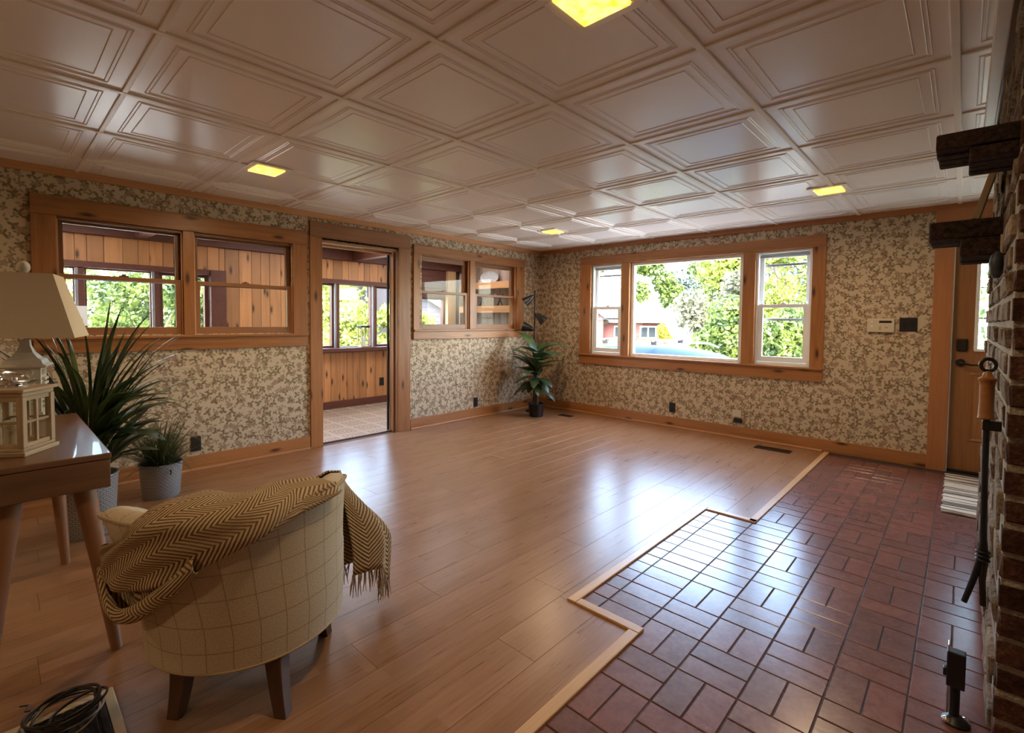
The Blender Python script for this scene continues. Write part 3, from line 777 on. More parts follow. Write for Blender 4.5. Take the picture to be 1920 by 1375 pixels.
side_b = [brick_mesh(.05, .210, bh, i, 'brick_side') for i in range(4)]; near_b = [brick_mesh(.203, .05, bh, 10 + i) for i in range(4)]
half_b = [brick_mesh(.05, .100, bh, 20 + i) for i in range(2)]
restb = MB(); rests = MB(); ncourse = int(H / bp); nb = 0
for c in range(ncourse):
    z = .042 + c * bp
    off = (c % 2) * bl / 2
    x = CXF + .105 - off + .002
    k = 0
    while x < XR - .12:                      # near face, towards the viewer
        if x - .105 < CXF - .004: x0 = CXF + .055; inst('brick', mesh_only(MB().box(-.05, .05, -.025, .025, -bh / 2, bh / 2), 'brick', 'brick'), ch, (x0, CYN + .025 + rb.uniform(-.006, .004), z)); nb += 1; x = x + bl; continue
        if k < 3: inst('brick', rb.choice(near_b), ch, (x, CYN + .025 + rb.uniform(-.006, .005), z), (0, 0, rb.uniform(-.01, .01))); nb += 1
        else: restb.box(x - .105, x + .105, CYN, CYN + .05, z - bh / 2, z + bh / 2)
        x += bl; k += 1
    y = CYN + .055 + .115 + off; k = 0
    while y + .1 < CYF:                      # face along the room
        if k < 6: inst('brick', rb.choice(side_b), ch, (CXF + .025 + rb.uniform(-.008, .004), y, z), (0, 0, rb.uniform(-.012, .012))); nb += 1
        else: rests.box(CXF + rb.uniform(-.006, .004), CXF + .05, y - .105, y + .105, z - bh / 2, z + bh / 2)
        y += bl; k += 1
restb.build('brick_field', 'brick', ch, kind='stuff'); rests.build('brick_field', 'brick_side', ch, kind='stuff')
def corbel(y0, n, dy, slabs):
    for (x0, z0, z1) in slabs:
        for i in range(n):
            jx, jz = rb.uniform(-.003, .003), rb.uniform(-.003, .003)
            MB().box(x0 + jx, CXF + .03, y0 + i * dy + .002, y0 + (i + 1) * dy - .002, z0 + jz, z1 + jz * .3).build('corbel_brick', 'corbel', ch, bevel=.006)
corbel(-3.42, 4, .062, [(4.463, 1.790, 1.842), (4.541, 1.752, 1.788)])
corbel(-2.96, 5, .064, [(4.430, 1.572, 1.640), (4.524, 1.498, 1.570)])

# ================================================================== SUNROOM BEHIND THE LEFT WALL
SY0, SZ = -6.9, 2.20
SK = [(-1.25, -.35, -5.9, -4.6), (-1.25, -.35, -3.5, -2.15), (-1.25, -.35, -1.75, -.15)]  # ceiling openings for the added light panels
o = MB().box(XS - .12, -.12, SY0, .12, -.12, 0).build('floor_sunroom', 'vinylfloor'); tag(o, kind='structure')
cs = MB(); ys_ = [SY0 - .12] + [v for q in SK for v in q[2:]] + [.12]
for i in range(len(ys_) - 1):
    if i % 2 == 0: cs.box(XS - .12, -.12, ys_[i], ys_[i + 1], SZ, SZ + .08)
    else: cs.box(XS - .12, SK[0][0], ys_[i], ys_[i + 1], SZ, SZ + .08).box(SK[0][1], -.12, ys_[i], ys_[i + 1], SZ, SZ + .08)
cs = cs.build('ceiling_sunroom', 'plaster'); tag(cs, kind='structure')
for q in SK: MB().face([(q[0], q[2], SZ + .04), (q[0], q[3], SZ + .04), (q[1], q[3], SZ + .04), (q[1], q[2], SZ + .04)]).build('added_light_panel', 'skylight', cs)  # added translucent sheets, put in to brighten the dark sunroom
o = MB().box(XS - .12, -.12, SY0 - .12, SY0, -.02, SZ).build('wall_sunroom_near', 'panel'); tag(o, kind='structure')
HA = (-6.6, -3.76, .84, 1.73); HB = (-2.66, -.96, .84, 1.73); HC = (-.86, -.30, .84, 1.60)
ws = cut_boxes(MB(), 'x', XS - .12, XS - .012, SY0, .12, -.02, SZ, [HA, HB, HC]).build('wall_sunroom', 'redwood'); tag(ws, 'board-panelled sunroom wall with tall windows', kind='structure')
rp = random.Random(11)
def boards(y0, y1, z0, z1):
    y = y0
    while y < y1 - .02:
        w = rp.uniform(.085, .15); b = min(y + w, y1)
        box('plank', 'panel', ws, XS - .013, XS + rp.uniform(-.001, .004), y + .0015, b - .0015, z0, z1, .003); y = b
boards(-5.6, -3.60, 1.785, 2.05); boards(-3.60, -2.74, .10, 2.05); boards(-2.74, -.87, 1.785, 2.05); boards(-2.74, -.30, .10, .775)
boards(-5.6, -3.60, .10, .775)
box('base_trim', 'redwood', ws, XS, XS + .018, SY0, 0, 0, .10, .003)
box('top_beam', 'redwood', ws, XS, XS + .05, SY0, 0, 2.05, SZ, .004)
box('header_trim', 'redwood', ws, XS - .01, XS + .03, -6.6, -3.60, 1.725, 1.785, .003); box('header_trim', 'redwood', ws, XS - .01, XS + .03, -2.74, -.87, 1.725, 1.785, .003)
box('post', 'redwood', ws, XS - .01, XS + .05, -3.76, -3.60, .10, 1.785, .004); box('post', 'redwood', ws, XS - .01, XS + .045, -2.74, -2.66, .78, 1.785, .004); box('post', 'redwood', ws, XS - .01, XS + .045, -.96, -.86, .10, 2.05, .004)
box('corner_post', 'strip_wood', ws, XS - .01, XS + .06, -.30, -.13, 0, 2.05, .004)
sl = box('window_sill', 'redwood', ws, XS - .12, XS + .10, -2.74, -.86, .785, .84, .005); box('window_sill', 'redwood', ws, XS - .12, XS + .10, -6.6, -3.60, .785, .84, .005)
# framed red panel above the last window
box('panel_board', 'redwood', ws, XS - .02, XS + .004, -.86, -.30, 1.60, 2.05)
for i in range(4): box('panel_slat', 'redwood', ws, XS, XS + .012, -.80, -.36, 1.66 + i * .095, 1.735 + i * .095, .004)
def swin(n, label, y0, y1, z0, z1, frame='redwood', fw=.045):
    r = struct('window_%d' % n, label, (XS - .06, (y0 + y1) / 2, z0))
    mb = MB(); x0, x1 = XS - .10, XS - .03
    mb.box(x0, x1, y0, y0 + fw, z0, z1).box(x0, x1, y1 - fw, y1, z0, z1).box(x0, x1, y0 + fw, y1 - fw, z1 - fw, z1).box(x0, x1, y0 + fw, y1 - fw, z0, z0 + fw)
    mb.build('window_frame', frame, r, bevel=.003)
    box('pane', 'glass_clean', r, XS - .067, XS - .064, y0 + fw - .003, y1 - fw + .003, z0 + fw - .003, z1 - fw + .003)
def mullion(y0, y1): box('mullion', 'redwood', ws, XS - .11, XS + .01, y0, y1, .84, 1.73, .003); box('screen_channel', 'grey_rail', ws, XS - .012, XS + .012, y0 - .012, y0 + .012, .84, 1.73, .002)
ed = [(-6.60, -5.62), (-5.58, -4.90), (-4.84, -4.29), (-4.235, -3.765)]
for i, (a, b) in enumerate(ed): swin(4 + i, None, a, b, .84, 1.73, fw=.018 if i in (1, 2) else .035)
for a, b in ((-5.62, -5.58), (-4.90, -4.84), (-4.29, -4.235)): mullion(a, b)
for i, (a, b) in enumerate([(-2.66, -2.245), (-2.185, -1.665), (-1.61, -.965)]): swin(8 + i, None, a, b, .84, 1.73, fw=.030 if i != 1 else .012)
for a, b in ((-2.245, -2.185), (-1.665, -1.61)): mullion(a, b)
swin(11, None, -.86, -.30, .84, 1.60, fw=.03)
# cross beams under the sunroom roof
o = MB().box(XS + .05, -.12, -2.01, -1.90, 2.06, SZ).build('trim_3', 'redwood', bevel=.005); tag(o, 'red brown beam under the sunroom ceiling', kind='structure')
o = MB().box(XS + .05, -.12, -4.45, -4.34, 2.06, SZ).build('trim_4', 'redwood', bevel=.005); tag(o, 'red brown beam under the sunroom ceiling', kind='structure')
# end wall with dark boards and plank shelving
we = MB().box(XS - .12, -.12, .012, .12, -.02, SZ).build('wall_sunroom_end', 'darkshelf'); tag(we, 'dark boarded end wall of the sunroom', kind='structure')
x = XS
while x < -.13:
    w = rp.uniform(.10, .17); b = min(x + w, -.121); box('plank', 'darkshelf', we, x + .002, b - .002, -.004 - rp.uniform(0, .004), .012, 0, SZ, .003); x = b
sh = thing('wall_shelf', 'open plank shelf on the dark sunroom wall seen through the right interior window', 'shelf', (-.9, -.05, 1.0))
for z in (1.10, 1.44, 1.80): box('shelf_board', 'pine_light', sh, -1.55, -.30, -.20, -.006, z, z + .025, .003)
for z in (1.36, 1.73): box('shelf_rail', 'pine_light', sh, -1.55, -.30, -.215, -.20, z, z + .105, .003)
for x in (-1.58, -.30): box('shelf_upright', 'darkshelf', sh, x, x + .03, -.20, -.006, .4, 2.0, .003)
for i, (x, z) in enumerate(((-.72, 1.465), (-1.12, 1.465))):
    a = thing('crossed_antler', ('left' if x < -.9 else 'right') + ' crossed antler ornament on the middle shelf in the sunroom', 'ornament', (x, -.1, z), 'antler ornaments')
    MB().tube([(x - .07, -.10, z), (x - .02, -.10, z + .08), (x + .06, -.09, z + .19)], [.012, .011, .005], 7).build('antler', 'black', a, True)
    MB().tube([(x + .07, -.12, z), (x + .02, -.12, z + .08), (x - .06, -.11, z + .19)], [.012, .011, .005], 7).build('antler', 'black', a, True)
p = thing('grey_platter', 'oval grey platter standing on the top sunroom shelf', 'plate', (-1.0, -.06, 1.825))
mb = MB(); prof_ = [(.001, 0), (.10, .004), (.135, .018), (.138, .022)]
mb.lathe((0, 0, 0), prof_, 24); mb.v = [(-1.0 + v[0] * 1.5, -.05 - v[2], 1.925 + v[1] * .72) for v in mb.v]; mb.build('dish', 'galv', p, True)
# lantern on the sunroom sill
def small_lantern(c, w, h, label):
    t = thing('glass_lantern', label, 'lantern', c); x, y, z = c
    box('base', 'whitewash', t, x - w / 2 - .01, x + w / 2 + .01, y - w / 2 - .01, y + w / 2 + .01, z, z + .018, .003)
    for sx in (-1, 1):
        for sy in (-1, 1): box('post', 'whitewash', t, x + sx * w / 2 - .006, x + sx * w / 2 + .006, y + sy * w / 2 - .006, y + sy * w / 2 + .006, z + .018, z + h - .03)
    box('lid', 'bronze', t, x - w / 2 - .014, x + w / 2 + .014, y - w / 2 - .014, y + w / 2 + .014, z + h - .03, z + h, .006)
    for sx in (-1, 1): box('pane', 'glass_clean', t, x + sx * w / 2 - .001, x + sx * w / 2 + .001, y - w / 2 + .006, y + w / 2 - .006, z + .018, z + h - .03)
    for sy in (-1, 1): box('pane', 'glass_clean', t, x - w / 2 + .006, x + w / 2 - .006, y + sy * w / 2 - .001, y + sy * w / 2 + .001, z + .018, z + h - .03)
    MB().lathe((x, y, z + .018), [(.028, 0), (.028, .12), (.004, .122), (.004, .13)], 14, capt=True).build('candle', 'paper', t, True)
small_lantern((XS + .02, -1.83, .84), .11, .31, 'small glass lantern standing on the sunroom window sill')
o = box('paper_notice', 'paper', None, XS + .011, XS + .0125, -4.905, -4.825, 1.15, 1.345); tag(o, 'white paper sticker on the sunroom window mullion', 'sticker')
def outlet(name, mat, label, W, s0, s1, t0, t1, cat='outlet', holes=True, n0=0, grp=None):
    mb = MB(); t = thing(name, label, cat, (n0, (s0 + s1) / 2, t0) if W is WL else ((s0 + s1) / 2, -n0, t0), grp)
    W.part('cover_plate', mat, t, s0, s1, t0, t1, n0, n0 + .007, .003)
    if holes:
        for zz in (.28, .72):
            zc = t0 + (t1 - t0) * zz; W.part('socket', 'blackmetal' if mat == 'black' else 'cream_plastic', t, (s0 + s1) / 2 - .017, (s0 + s1) / 2 + .017, zc - .014, zc + .014, n0 + .007, n0 + .009, .003)
    return t
t = thing('sunroom_outlet', 'black outlet on the board wall under the sunroom window', 'outlet', (XS, -1.52, .26), 'black wall outlets')
box('cover_plate', 'black', t, XS + .004, XS + .012, -1.56, -1.485, .255, .375, .003)
for zz in (.285, .345): box('socket', 'blackmetal', t, XS + .012, XS + .014, -1.54, -1.505, zz - .013, zz + .013, .002)

# ================================================================== OUTDOORS
o = MB().box(-70, 60, -45, 80, GZ - .2, GZ).build('lawn', 'grass'); tag(o, 'grassy ground around the house', 'ground', kind='structure')
o = MB().box(-9, 12, .2, 9.5, GZ, GZ + .01).build('driveway', 'gravel'); tag(o, 'pale driveway below the picture window', 'driveway', kind='structure')
o = MB().box(-12.5, XS - .12, -12, .2, GZ, GZ + .01).build('patio', 'gravel'); tag(o, 'pale gravel yard beside the sunroom', 'yard', kind='structure')
o = MB().box(XS - .12, XR + .12, YB - .12, .12, GZ, -.125).build('foundation', 'exterior'); tag(o, kind='structure')
def leafcloud(rng, n, size, fn):
    vs_, fs = [], []
    for _ in range(n):
        c = fn(rng); q = Quaternion((rng.gauss(0, 1), rng.gauss(0, 1), rng.gauss(0, 1), rng.gauss(0, 1))).normalized()
        s = size * rng.uniform(.6, 1.3); i = len(vs_)
        for (a, b, d) in ((-.5, 0, 0), (0, -.3, .08), (.5, 0, 0), (0, .3, .08)): vs_.append(tuple(Vector(c) + q @ Vector((a * s, b * s, d * s))))
        fs.append((i, i + 1, i + 2, i + 3))
    return vs_, fs
def tree(name, label, cat, base, blobs, mat, n, size, trunk_r=.12, seed=0, group=None, stem=True, zmin=None):
    t = thing(name, label, cat, base, group); rng = random.Random(seed); base = Vector(base)
    tot = sum(b[3] * b[3] for b in blobs)
    def fn(r):
        k = r.random() * tot
        for b in blobs:
            k -= b[3] * b[3]
            if k <= 0: break
        d = Vector((r.gauss(0, 1), r.gauss(0, 1), r.gauss(0, 1))).normalized() * (r.random() ** .45) * b[3]
        return (b[0] + d.x, b[1] + d.y, b[2] + d.z * (b[4] if len(b) > 4 else 1))
    v, f = leafcloud(rng, n, size, (lambda r: (lambda c: (c[0], c[1], zmin + abs(c[2] - zmin)))(fn(r))) if zmin is not None else fn)
    me = bpy.data.meshes.new('crown'); me.from_pydata(v, [], f); me.materials.append(MT[mat])
    o = bpy.data.objects.new('crown', me); link(o); set_parent(o, t); o['kind'] = 'stuff'
    if stem:
        top = Vector(blobs[0][:3])
        mb = MB(); mb.tube([base, base.lerp(top, .5) + Vector((.05, .05, 0)), top], [trunk_r, trunk_r * .75, trunk_r * .3], 8)
        for b in blobs[1:5]: mb.tube([base.lerp(top, .55), Vector(b[:3])], [trunk_r * .45, trunk_r * .15], 6)
        mb.build('trunk', 'bark', t, True)
    return t
def crown(px0, px1, py0, py1, depth, k, seed, rr=.33):
    """blobs filling a picture rectangle at one depth"""
    rng = random.Random(seed); a = at(px0, py0, depth); b = at(px1, py1, depth); w = (at(px1, py0, depth) - a); hgt_ = a.z - at(px0, py1, depth).z; out = []
    for i in range(k):
        u, v = rng.random(), rng.random(); r = rr * min(w.length, hgt_) * rng.uniform(.7, 1.1)
        c = a + w * u; out.append((c.x, c.y, a.z - hgt_ * v, r))
    m = a + w * .5; out.sort(key=lambda q: -q[2]); return (m.x, m.y, GZ), out
# beyond the picture window
def wt(name, label, cat, rect, depth, k, mat, n, size, seed, tr=.15, rr=.33, group='trees beyond the picture window', stem=True):
    base, bl_ = crown(*rect, depth, k, seed, rr); tree(name, label, cat, base, bl_, mat, n, size, tr, seed, group, stem)
wt('broadleaf_tree', 'dark green tree behind the red house, left in the picture window', 'tree', (1185, 1262, 470, 585), 62, 7, 'fol_green', 5200, .55, 21)
wt('conifer_tree', 'blue green conifer at the top of the picture window', 'tree', (1255, 1370, 420, 560), 78, 8, 'fol_conifer', 5200, .60, 22)
wt('broadleaf_tree', 'yellow green tree at the top right of the picture window', 'tree', (1330, 1440, 440, 560), 30, 8, 'fol_lime', 5200, .36, 23)
wt('flowering_tree', 'pale sunlit tree in the middle of the picture window', 'tree', (1285, 1390, 525, 625), 24, 8, 'fol_pale', 3600, .26, 24)
wt('leafy_shrub', 'bright green shrub at the lower right of the picture window behind the car', 'shrub', (1315, 1425, 580, 690), 16, 8, 'fol_green', 5200, .20, 25, .06)
wt('leafy_shrub', 'light green shrub behind the car roof in the picture window', 'shrub', (1290, 1345, 600, 660), 27, 5, 'fol_lime', 2600, .18, 26, .06)
wt('golden_shrub', 'rounded golden shrub in front of the red house', 'shrub', (1238, 1258, 615, 645), 21, 3, 'fol_yellow', 1500, .14, 27, .05, .5)
wt('broadleaf_tree', 'yellow green tree filling the upper right sash window', 'tree', (1425, 1580, 430, 600), 21, 9, 'fol_lime', 5600, .26, 28)
wt('leafy_shrub', 'dark green bush filling the lower right sash window', 'shrub', (1400, 1590, 580, 720), 13, 10, 'fol_green', 6500, .15, 29, .05)
wt('broadleaf_tree', 'distant green tree behind the white garage', 'tree', (1290, 1400, 500, 610), 60, 6, 'fol_green', 3600, .6, 30)
wt('broadleaf_tree', 'far tree at the top edge of the left sash window', 'tree', (1095, 1200, 440, 515), 55, 6, 'fol_lime', 3000, .55, 31)
wt('broadleaf_tree', 'tall tree standing outside the entry door glass', 'tree', (1700, 1990, 380, 720), 13, 10, 'fol_green', 5000, .18, 32)
wt('broadleaf_tree', 'backmost green tree row over the picture window', 'tree', (1330, 1620, 440, 640), 90, 12, 'fol_conifer', 6000, .8, 33)
# trees outside the sunroom
def sunroom_tree(label, c, r, mat, n, size, seed, name='broadleaf_tree'):
    rng = random.Random(seed); bl_ = [(c[0] + rng.uniform(-r, r) * .7, c[1] + rng.uniform(-r, r) * .9, c[2] + rng.uniform(-r, r) * .95, r * rng.uniform(.45, .7)) for _ in range(9)]
    tree(name, label, 'tree', (c[0], c[1], GZ), bl_, mat, n, size, .09, seed, 'trees beyond the sunroom', zmin=.38)
sunroom_tree('lime green tree outside the leftmost sunroom windows', (-6.2, -5.9, 1.2), 1.25, 'fol_lime', 8000, .135, 41)
sunroom_tree('lime green tree outside the sunroom next to the panelled post', (-7.8, -2.9, 1.3), 1.1, 'fol_green', 7000, .135, 42)
sunroom_tree('lime green tree seen through the doorway window', (-6.0, -.50, 1.35), 1.12, 'fol_lime', 8500, .13, 43)
sunroom_tree('tall green tree far behind the sunroom', (-15, -1.2, 2.6), 3.0, 'fol_green', 7000, .26, 45)
sunroom_tree('tall lime tree far behind the sunroom windows', (-13.5, -8.2, 2.2), 3.2, 'fol_lime', 6500, .26, 46)
sunroom_tree('tall green tree far behind the doorway window', (-15, 6.6, 2.6), 2.7, 'fol_green', 5000, .26, 47)
sunroom_tree('young lime tree close outside the right pane of the doorway window', (-4.25, .62, 1.10), .50, 'fol_lime', 3600, .11, 48)
# lavender shed
sx, sy = -5.6, 3.6
sd = thing('garden_shed', 'lavender grey clapboard shed with white sloping roof edge beside the sunroom', 'shed', (-6.7, 1.9, GZ))
def gable(mb, x0, x1, y0, y1, z0, ze, zr):   # ridge along x
    ym = (y0 + y1) / 2
    for x in (x0, x1):
        mb.face([(x, y0, z0), (x, y1, z0), (x, y1, ze), (x, ym, zr), (x, y0, ze)])
    mb.face([(x0, y0, z0), (x1, y0, z0), (x1, y0, ze), (x0, y0, ze)]); mb.face([(x0, y1, z0), (x1, y1, z0), (x1, y1, ze), (x0, y1, ze)]); return mb
# lean-to end wall faces the sunroom (+x side), roof falling to the right
S0, S1, SZ0, SZ1 = 1.0, 2.80, 2.16, 1.30
mb = MB()
for x in (-8.2, -5.2): mb.face([(x, S0, GZ), (x, S1, GZ), (x, S1, SZ1), (x, S0, SZ0)])
mb.face([(-8.2, S0, GZ), (-5.2, S0, GZ), (-5.2, S0, SZ0), (-8.2, S0, SZ0)]); mb.face([(-8.2, S1, GZ), (-5.2, S1, GZ), (-5.2, S1, SZ1), (-8.2, S1, SZ1)])
mb.build('shed_walls', 'siding', sd)
for i in range(25):
    z = GZ + .12 * i; y1_ = S1 if z + .118 <= SZ1 else S1 - (z + .118 - SZ1) / (SZ0 - SZ1) * (S1 - S0)
    if y1_ - S0 > .05: MB().box(-5.2, -5.19, S0, y1_, z + .004, z + .116).build('clapboard', 'siding', sd, bevel=.004)
sl_ = (SZ1 - SZ0) / (S1 - S0); ya, yb = S0 - .15, S1 + .2; za, zb = SZ0 - .15 * sl_, SZ1 + .2 * sl_
mb = MB(); P_ = [[(x, y, z + dz) for x in (-8.4, -5.05)] for (y, z) in ((ya, za), (yb, zb)) for dz in (0, .10)]
A, B, C, D = P_
for q in ((A[0], A[1], C[1], C[0]), (B[0], B[1], D[1], D[0]), (A[1], B[1], D[1], C[1]), (A[0], B[0], D[0], C[0]), (C[0], C[1], D[1], D[0]), (A[0], A[1], B[1], B[0])): mb.face(q)
mb.build('shed_roof', 'white_ext', sd)

# neighbouring house and garage, turned to face the viewer
def placed(px, py, depth, yawdir=None):
    c = at(px, py, depth); return c
hf = Vector((-.50, .866, 0)).normalized(); hr = Vector((hf.y, -hf.x, 0))
def hm(origin): return Matrix(((hr.x, hf.x, 0, origin.x), (hr.y, hf.y, 0, origin.y), (0, 0, 1, 0), (0, 0, 0, 1)))
hc = at(1170, 600, 30); hM = hm(hc)
nh = thing('neighbour_house', 'red clapboard house with pale roof and white windows across the drive', 'house', (hc.x, hc.y, GZ))
def hb(name, mat, x0, x1, y0, y1, z0, z1, p=nh): return MB().box(x0, x1, y0, y1, z0, z1, mat=hM).build(name, mat, p)
hb('wall', 'red_ext', -6.5, 2.35, 0, 6, .2, 1.25); hb('lower_wall', 'orange_ext', -6.5, 2.30, -.03, 6, GZ, .2)
for i in range(10): hb('clapboard', 'orange_ext', -6.5, 2.3, -.045, -.03, GZ + i * .105, GZ + i * .105 + .095)
for (a, b) in ((-3.0, -1.7), (-.6, .3), (.95, 1.95)):
    w = hb('window', 'white_ext', a, b, -.06, 0, .22, .98); hb('pane', 'car_glass', a + .08, (a + b) / 2 - .04, -.065, -.06, .3, .9, w); hb('pane', 'car_glass', (a + b) / 2 + .04, b - .08, -.065, -.06, .3, .9, w)
mb = MB()
Q = lambda x, y, z: hM @ Vector((x, y, z))
mb.face([Q(-7, -.5, 1.18), Q(2.7, -.5, 1.18), Q(.9, 3, 2.6), Q(-7, 3, 2.6)]); mb.face([Q(2.7, -.5, 1.18), Q(2.7, 6.5, 1.18), Q(.9, 3, 2.6)]); mb.face([Q(-7, 6.5, 1.18), Q(-7, 3, 2.6), Q(.9, 3, 2.6), Q(2.7, 6.5, 1.18)])
mb.face([Q(-7, -.5, 1.18), Q(2.7, -.5, 1.18), Q(2.7, 6.5, 1.18), Q(-7, 6.5, 1.18)])
mb.build('roof', 'roof_ext', nh)
# front gable wing
gm = MB(); gx0, gx1 = -4.3, -1.2; gxm = (gx0 + gx1) / 2
gm.face([Q(gx0, -1.6, .2), Q(gx1, -1.6, .2), Q(gx1, -1.6, 1.5), Q(gxm, -1.6, 2.55), Q(gx0, -1.6, 1.5)]); gm.face([Q(gx1, -1.6, .2), Q(gx1, 0, .2), Q(gx1, 0, 1.5), Q(gx1, -1.6, 1.5)]); gm.build('wing_wall', 'red_ext', nh)
gm = MB()
for s in (-1, 1): gm.face([Q(gxm + s * 1.9, -1.9, 1.27), Q(gxm, -1.9, 2.68), Q(gxm, 2.6, 2.68), Q(gxm + s * 1.9, 2.6, 1.27)])
gm.build('wing_roof', 'roof_ext', nh)
MB().box(gx0, gx1, -1.62, -1.6, GZ, .2, mat=hM).build('wing_wall', 'orange_ext', nh)
w = MB().box(-3.3, -2.1, -1.66, -1.6, .3, 1.0, mat=hM).build('window', 'white_ext', nh); MB().box(-3.2, -2.2, -1.67, -1.66, .38, .92, mat=hM).build('pane', 'car_glass', w)
for s in (-1.35, -.45):
    sk = MB(); sk.face([Q(s, .6 + .02, 1.66), Q(s + .7, .62, 1.66), Q(s + .7, 1.6, 2.06), Q(s, 1.6, 2.06)]); sk.build('skylight', 'blue_panel', nh)
gc = at(1262, 600, 46); gM = hm(gc); Q2 = lambda x, y, z: gM @ Vector((x, y, z))
ga = thing('white_garage', 'white gabled garage beside the red house', 'garage', (gc.x, gc.y, GZ))
k_ = 1.75
q3 = lambda x, y, z: Q2(x * k_, y, z)
mb = MB(); mb.face([q3(-1.05, 0, GZ), q3(1.05, 0, GZ), q3(1.05, 0, 1.45), q3(0, 0, 2.75), q3(-1.05, 0, 1.45)]); mb.face([q3(1.05, 0, GZ), q3(1.05, 6, GZ), q3(1.05, 6, 1.45), q3(1.05, 0, 1.45)]); mb.face([q3(-1.05, 0, GZ), q3(-1.05, 6, GZ), q3(-1.05, 6, 1.45), q3(-1.05, 0, 1.45)])
mb.build('wall', 'white_ext', ga)
mb = MB()
for s in (-1, 1): mb.face([q3(s * 1.25, -.4, 1.2), q3(0, -.4, 2.9), q3(0, 6.2, 2.9), q3(s * 1.25, 6.2, 1.2)])
mb.build('roof', 'roof_ext', ga)
MB().box(-1.3, 1.3, -.03, 0, GZ, 1.1, mat=gM).build('garage_door', 'vinyl', ga)

# parked car: a light blue estate with roof bars
def car():
    cy, x_r, gz = 3.9, 1.75, GZ + .01
    t = thing('parked_car', 'light blue estate car with roof bars parked below the picture window', 'car', (0, cy, gz))
    prof_b = [(-2.55, .35), (-2.6, .75), (-2.45, 1.0), (2.05, 1.02), (3.0, .90), (3.15, .62), (3.1, .35)]
    def loft(prof, w0, w1, name, mat):
        mb = MB(); L = [(x, cy - w0, gz + z) for x, z in prof]; R_ = [(x, cy + w0, gz + z) for x, z in prof]
        n = len(prof)
        for i in range(n): j = (i + 1) % n; mb.face([L[i], L[j], R_[j], R_[i]])
        mb.face(L[::-1]); mb.face(R_); return mb.build(name, mat, t, bevel=.06)
    loft(prof_b, .88, .88, 'body', 'car_paint')
    # cabin: sections along x with rounded roof
    secs = [(-2.45, 1.0, 1.02, .84), (-2.25, 1.0, 1.36, .78), (-1.9, 1.0, 1.56, .70), (-.6, 1.0, 1.635, .66), (.5, 1.0, 1.62, .66), (1.15, 1.0, 1.52, .68), (1.7, 1.0, 1.27, .74), (2.05, 1.0, 1.03, .82)]
    rows_ = []
    for (x, z0, z1, w) in secs:
        row = []
        for k in range(13):
            a = -1 + 2 * k / 12; y = w * a * (1 if abs(a) < .9 else 1); dz = (z1 - z0) * (1 - abs(a) ** 6 * .85) - .045 * a * a
            row.append((x, cy + y, gz + z0 + max(0, dz)))
        rows_.append(row)
    MB().grid([r[::-1] for r in rows_]).build('cabin', 'car_paint', t, 'all', subsurf=1)
    for s in (-1, 1):
        MB().box(-1.95, 1.2, cy + s * .80 - .01, cy + s * .80 + .01, gz + 1.05, gz + 1.36).build('side_window', 'car_glass', t, bevel=.01)
        MB().tube([(-1.7, cy + s * .60, gz + 1.585), (-1.55, cy + s * .60, gz + 1.665), (.75, cy + s * .60, gz + 1.675), (.95, cy + s * .60, gz + 1.60)], .018, 8).build('roof_rail', 'grey_rail', t, True)
        for x in (-1.65, 1.95):
            mb = MB().tube([(x, cy + s * .86 - .11, gz + .33), (x, cy + s * .86 + .02, gz + .33)], .33, 22); w_ = mb.build('wheel', 'tyre', t, True)
    for x in (-.95, .15):
        MB().tube([(x, cy - .66, gz + 1.735), (x, cy + .66, gz + 1.735)], .022, 8).build('roof_bar', 'grey_rail', t, True)
        for s in (-1, 1): MB().box(x - .06, x + .06, cy + s * .60 - .035, cy + s * .60 + .035, gz + 1.655, gz + 1.745).build('bar_foot', 'black', t, bevel=.012)
car()
bpy.data.objects['parked_car'].scale = (1, 1, .985)

# ================================================================== THINGS IN THE ROOM
# ---- wall fittings
outlet('wall_outlet', 'black', 'black outlet low on the left wall beside the grass pot', WL, -4.397, -4.325, .155, .275, grp='black wall outlets')
outlet('wall_outlet', 'black', 'black outlet low on the left wall under the right interior window', WL, -1.31, -1.24, .135, .255, grp='black wall outlets')
outlet('blank_plate', 'wallpaper', 'papered-over cover plate under the right interior window', WL, -1.60, -1.53, .36, .48, cat='wall plate', holes=False)
outlet('wall_outlet', 'black', 'black outlet on the back wall below the picture window', WB, 2.010, 2.085, .172, .288, grp='black wall outlets')
outlet('cable_plate', 'cream_plastic', 'cream cover plate on the back wall above a small black plug box', WB, 2.735, 2.825, .222, .300, cat='wall plate', holes=False)
o = WB.part('plug_box', 'black', None, 2.755, 2.835, .165, .212, 0, .035); tag(o, 'small black plug box just under the cream plate', 'plug')
t = thing('thermostat', 'cream thermostat panel with a dark display on the back wall', 'thermostat', (4.0, 0, 1.165))
WB.part('thermostat_body', 'cream_plastic', t, 3.898, 4.095, 1.168, 1.292, 0, .028, .005)
WB.part('display', 'bronze', t, 3.985, 4.075, 1.252, 1.272, .028, .030, .001)
for (a, b) in ((3.985, 1.21), (3.985, 1.19), (4.03, 1.205), (3.925, 1.255), (3.925, 1.215)): WB.part('button', 'whitewash' if a > 3.95 else 'vinyl', t, a, a + .016, b, b + .012, .028, .031, .002)
o = WB.part('switch_plate', 'black', None, 4.128, 4.250, 1.180, 1.300, 0, .010, .003); t = o
tag(o, 'square black wall plate right of the thermostat', 'wall plate')
for a in (4.162, 4.216): WB.part('switch', 'blackmetal', o, a - .012, a + .012, 1.215, 1.265, .010, .014, .002)

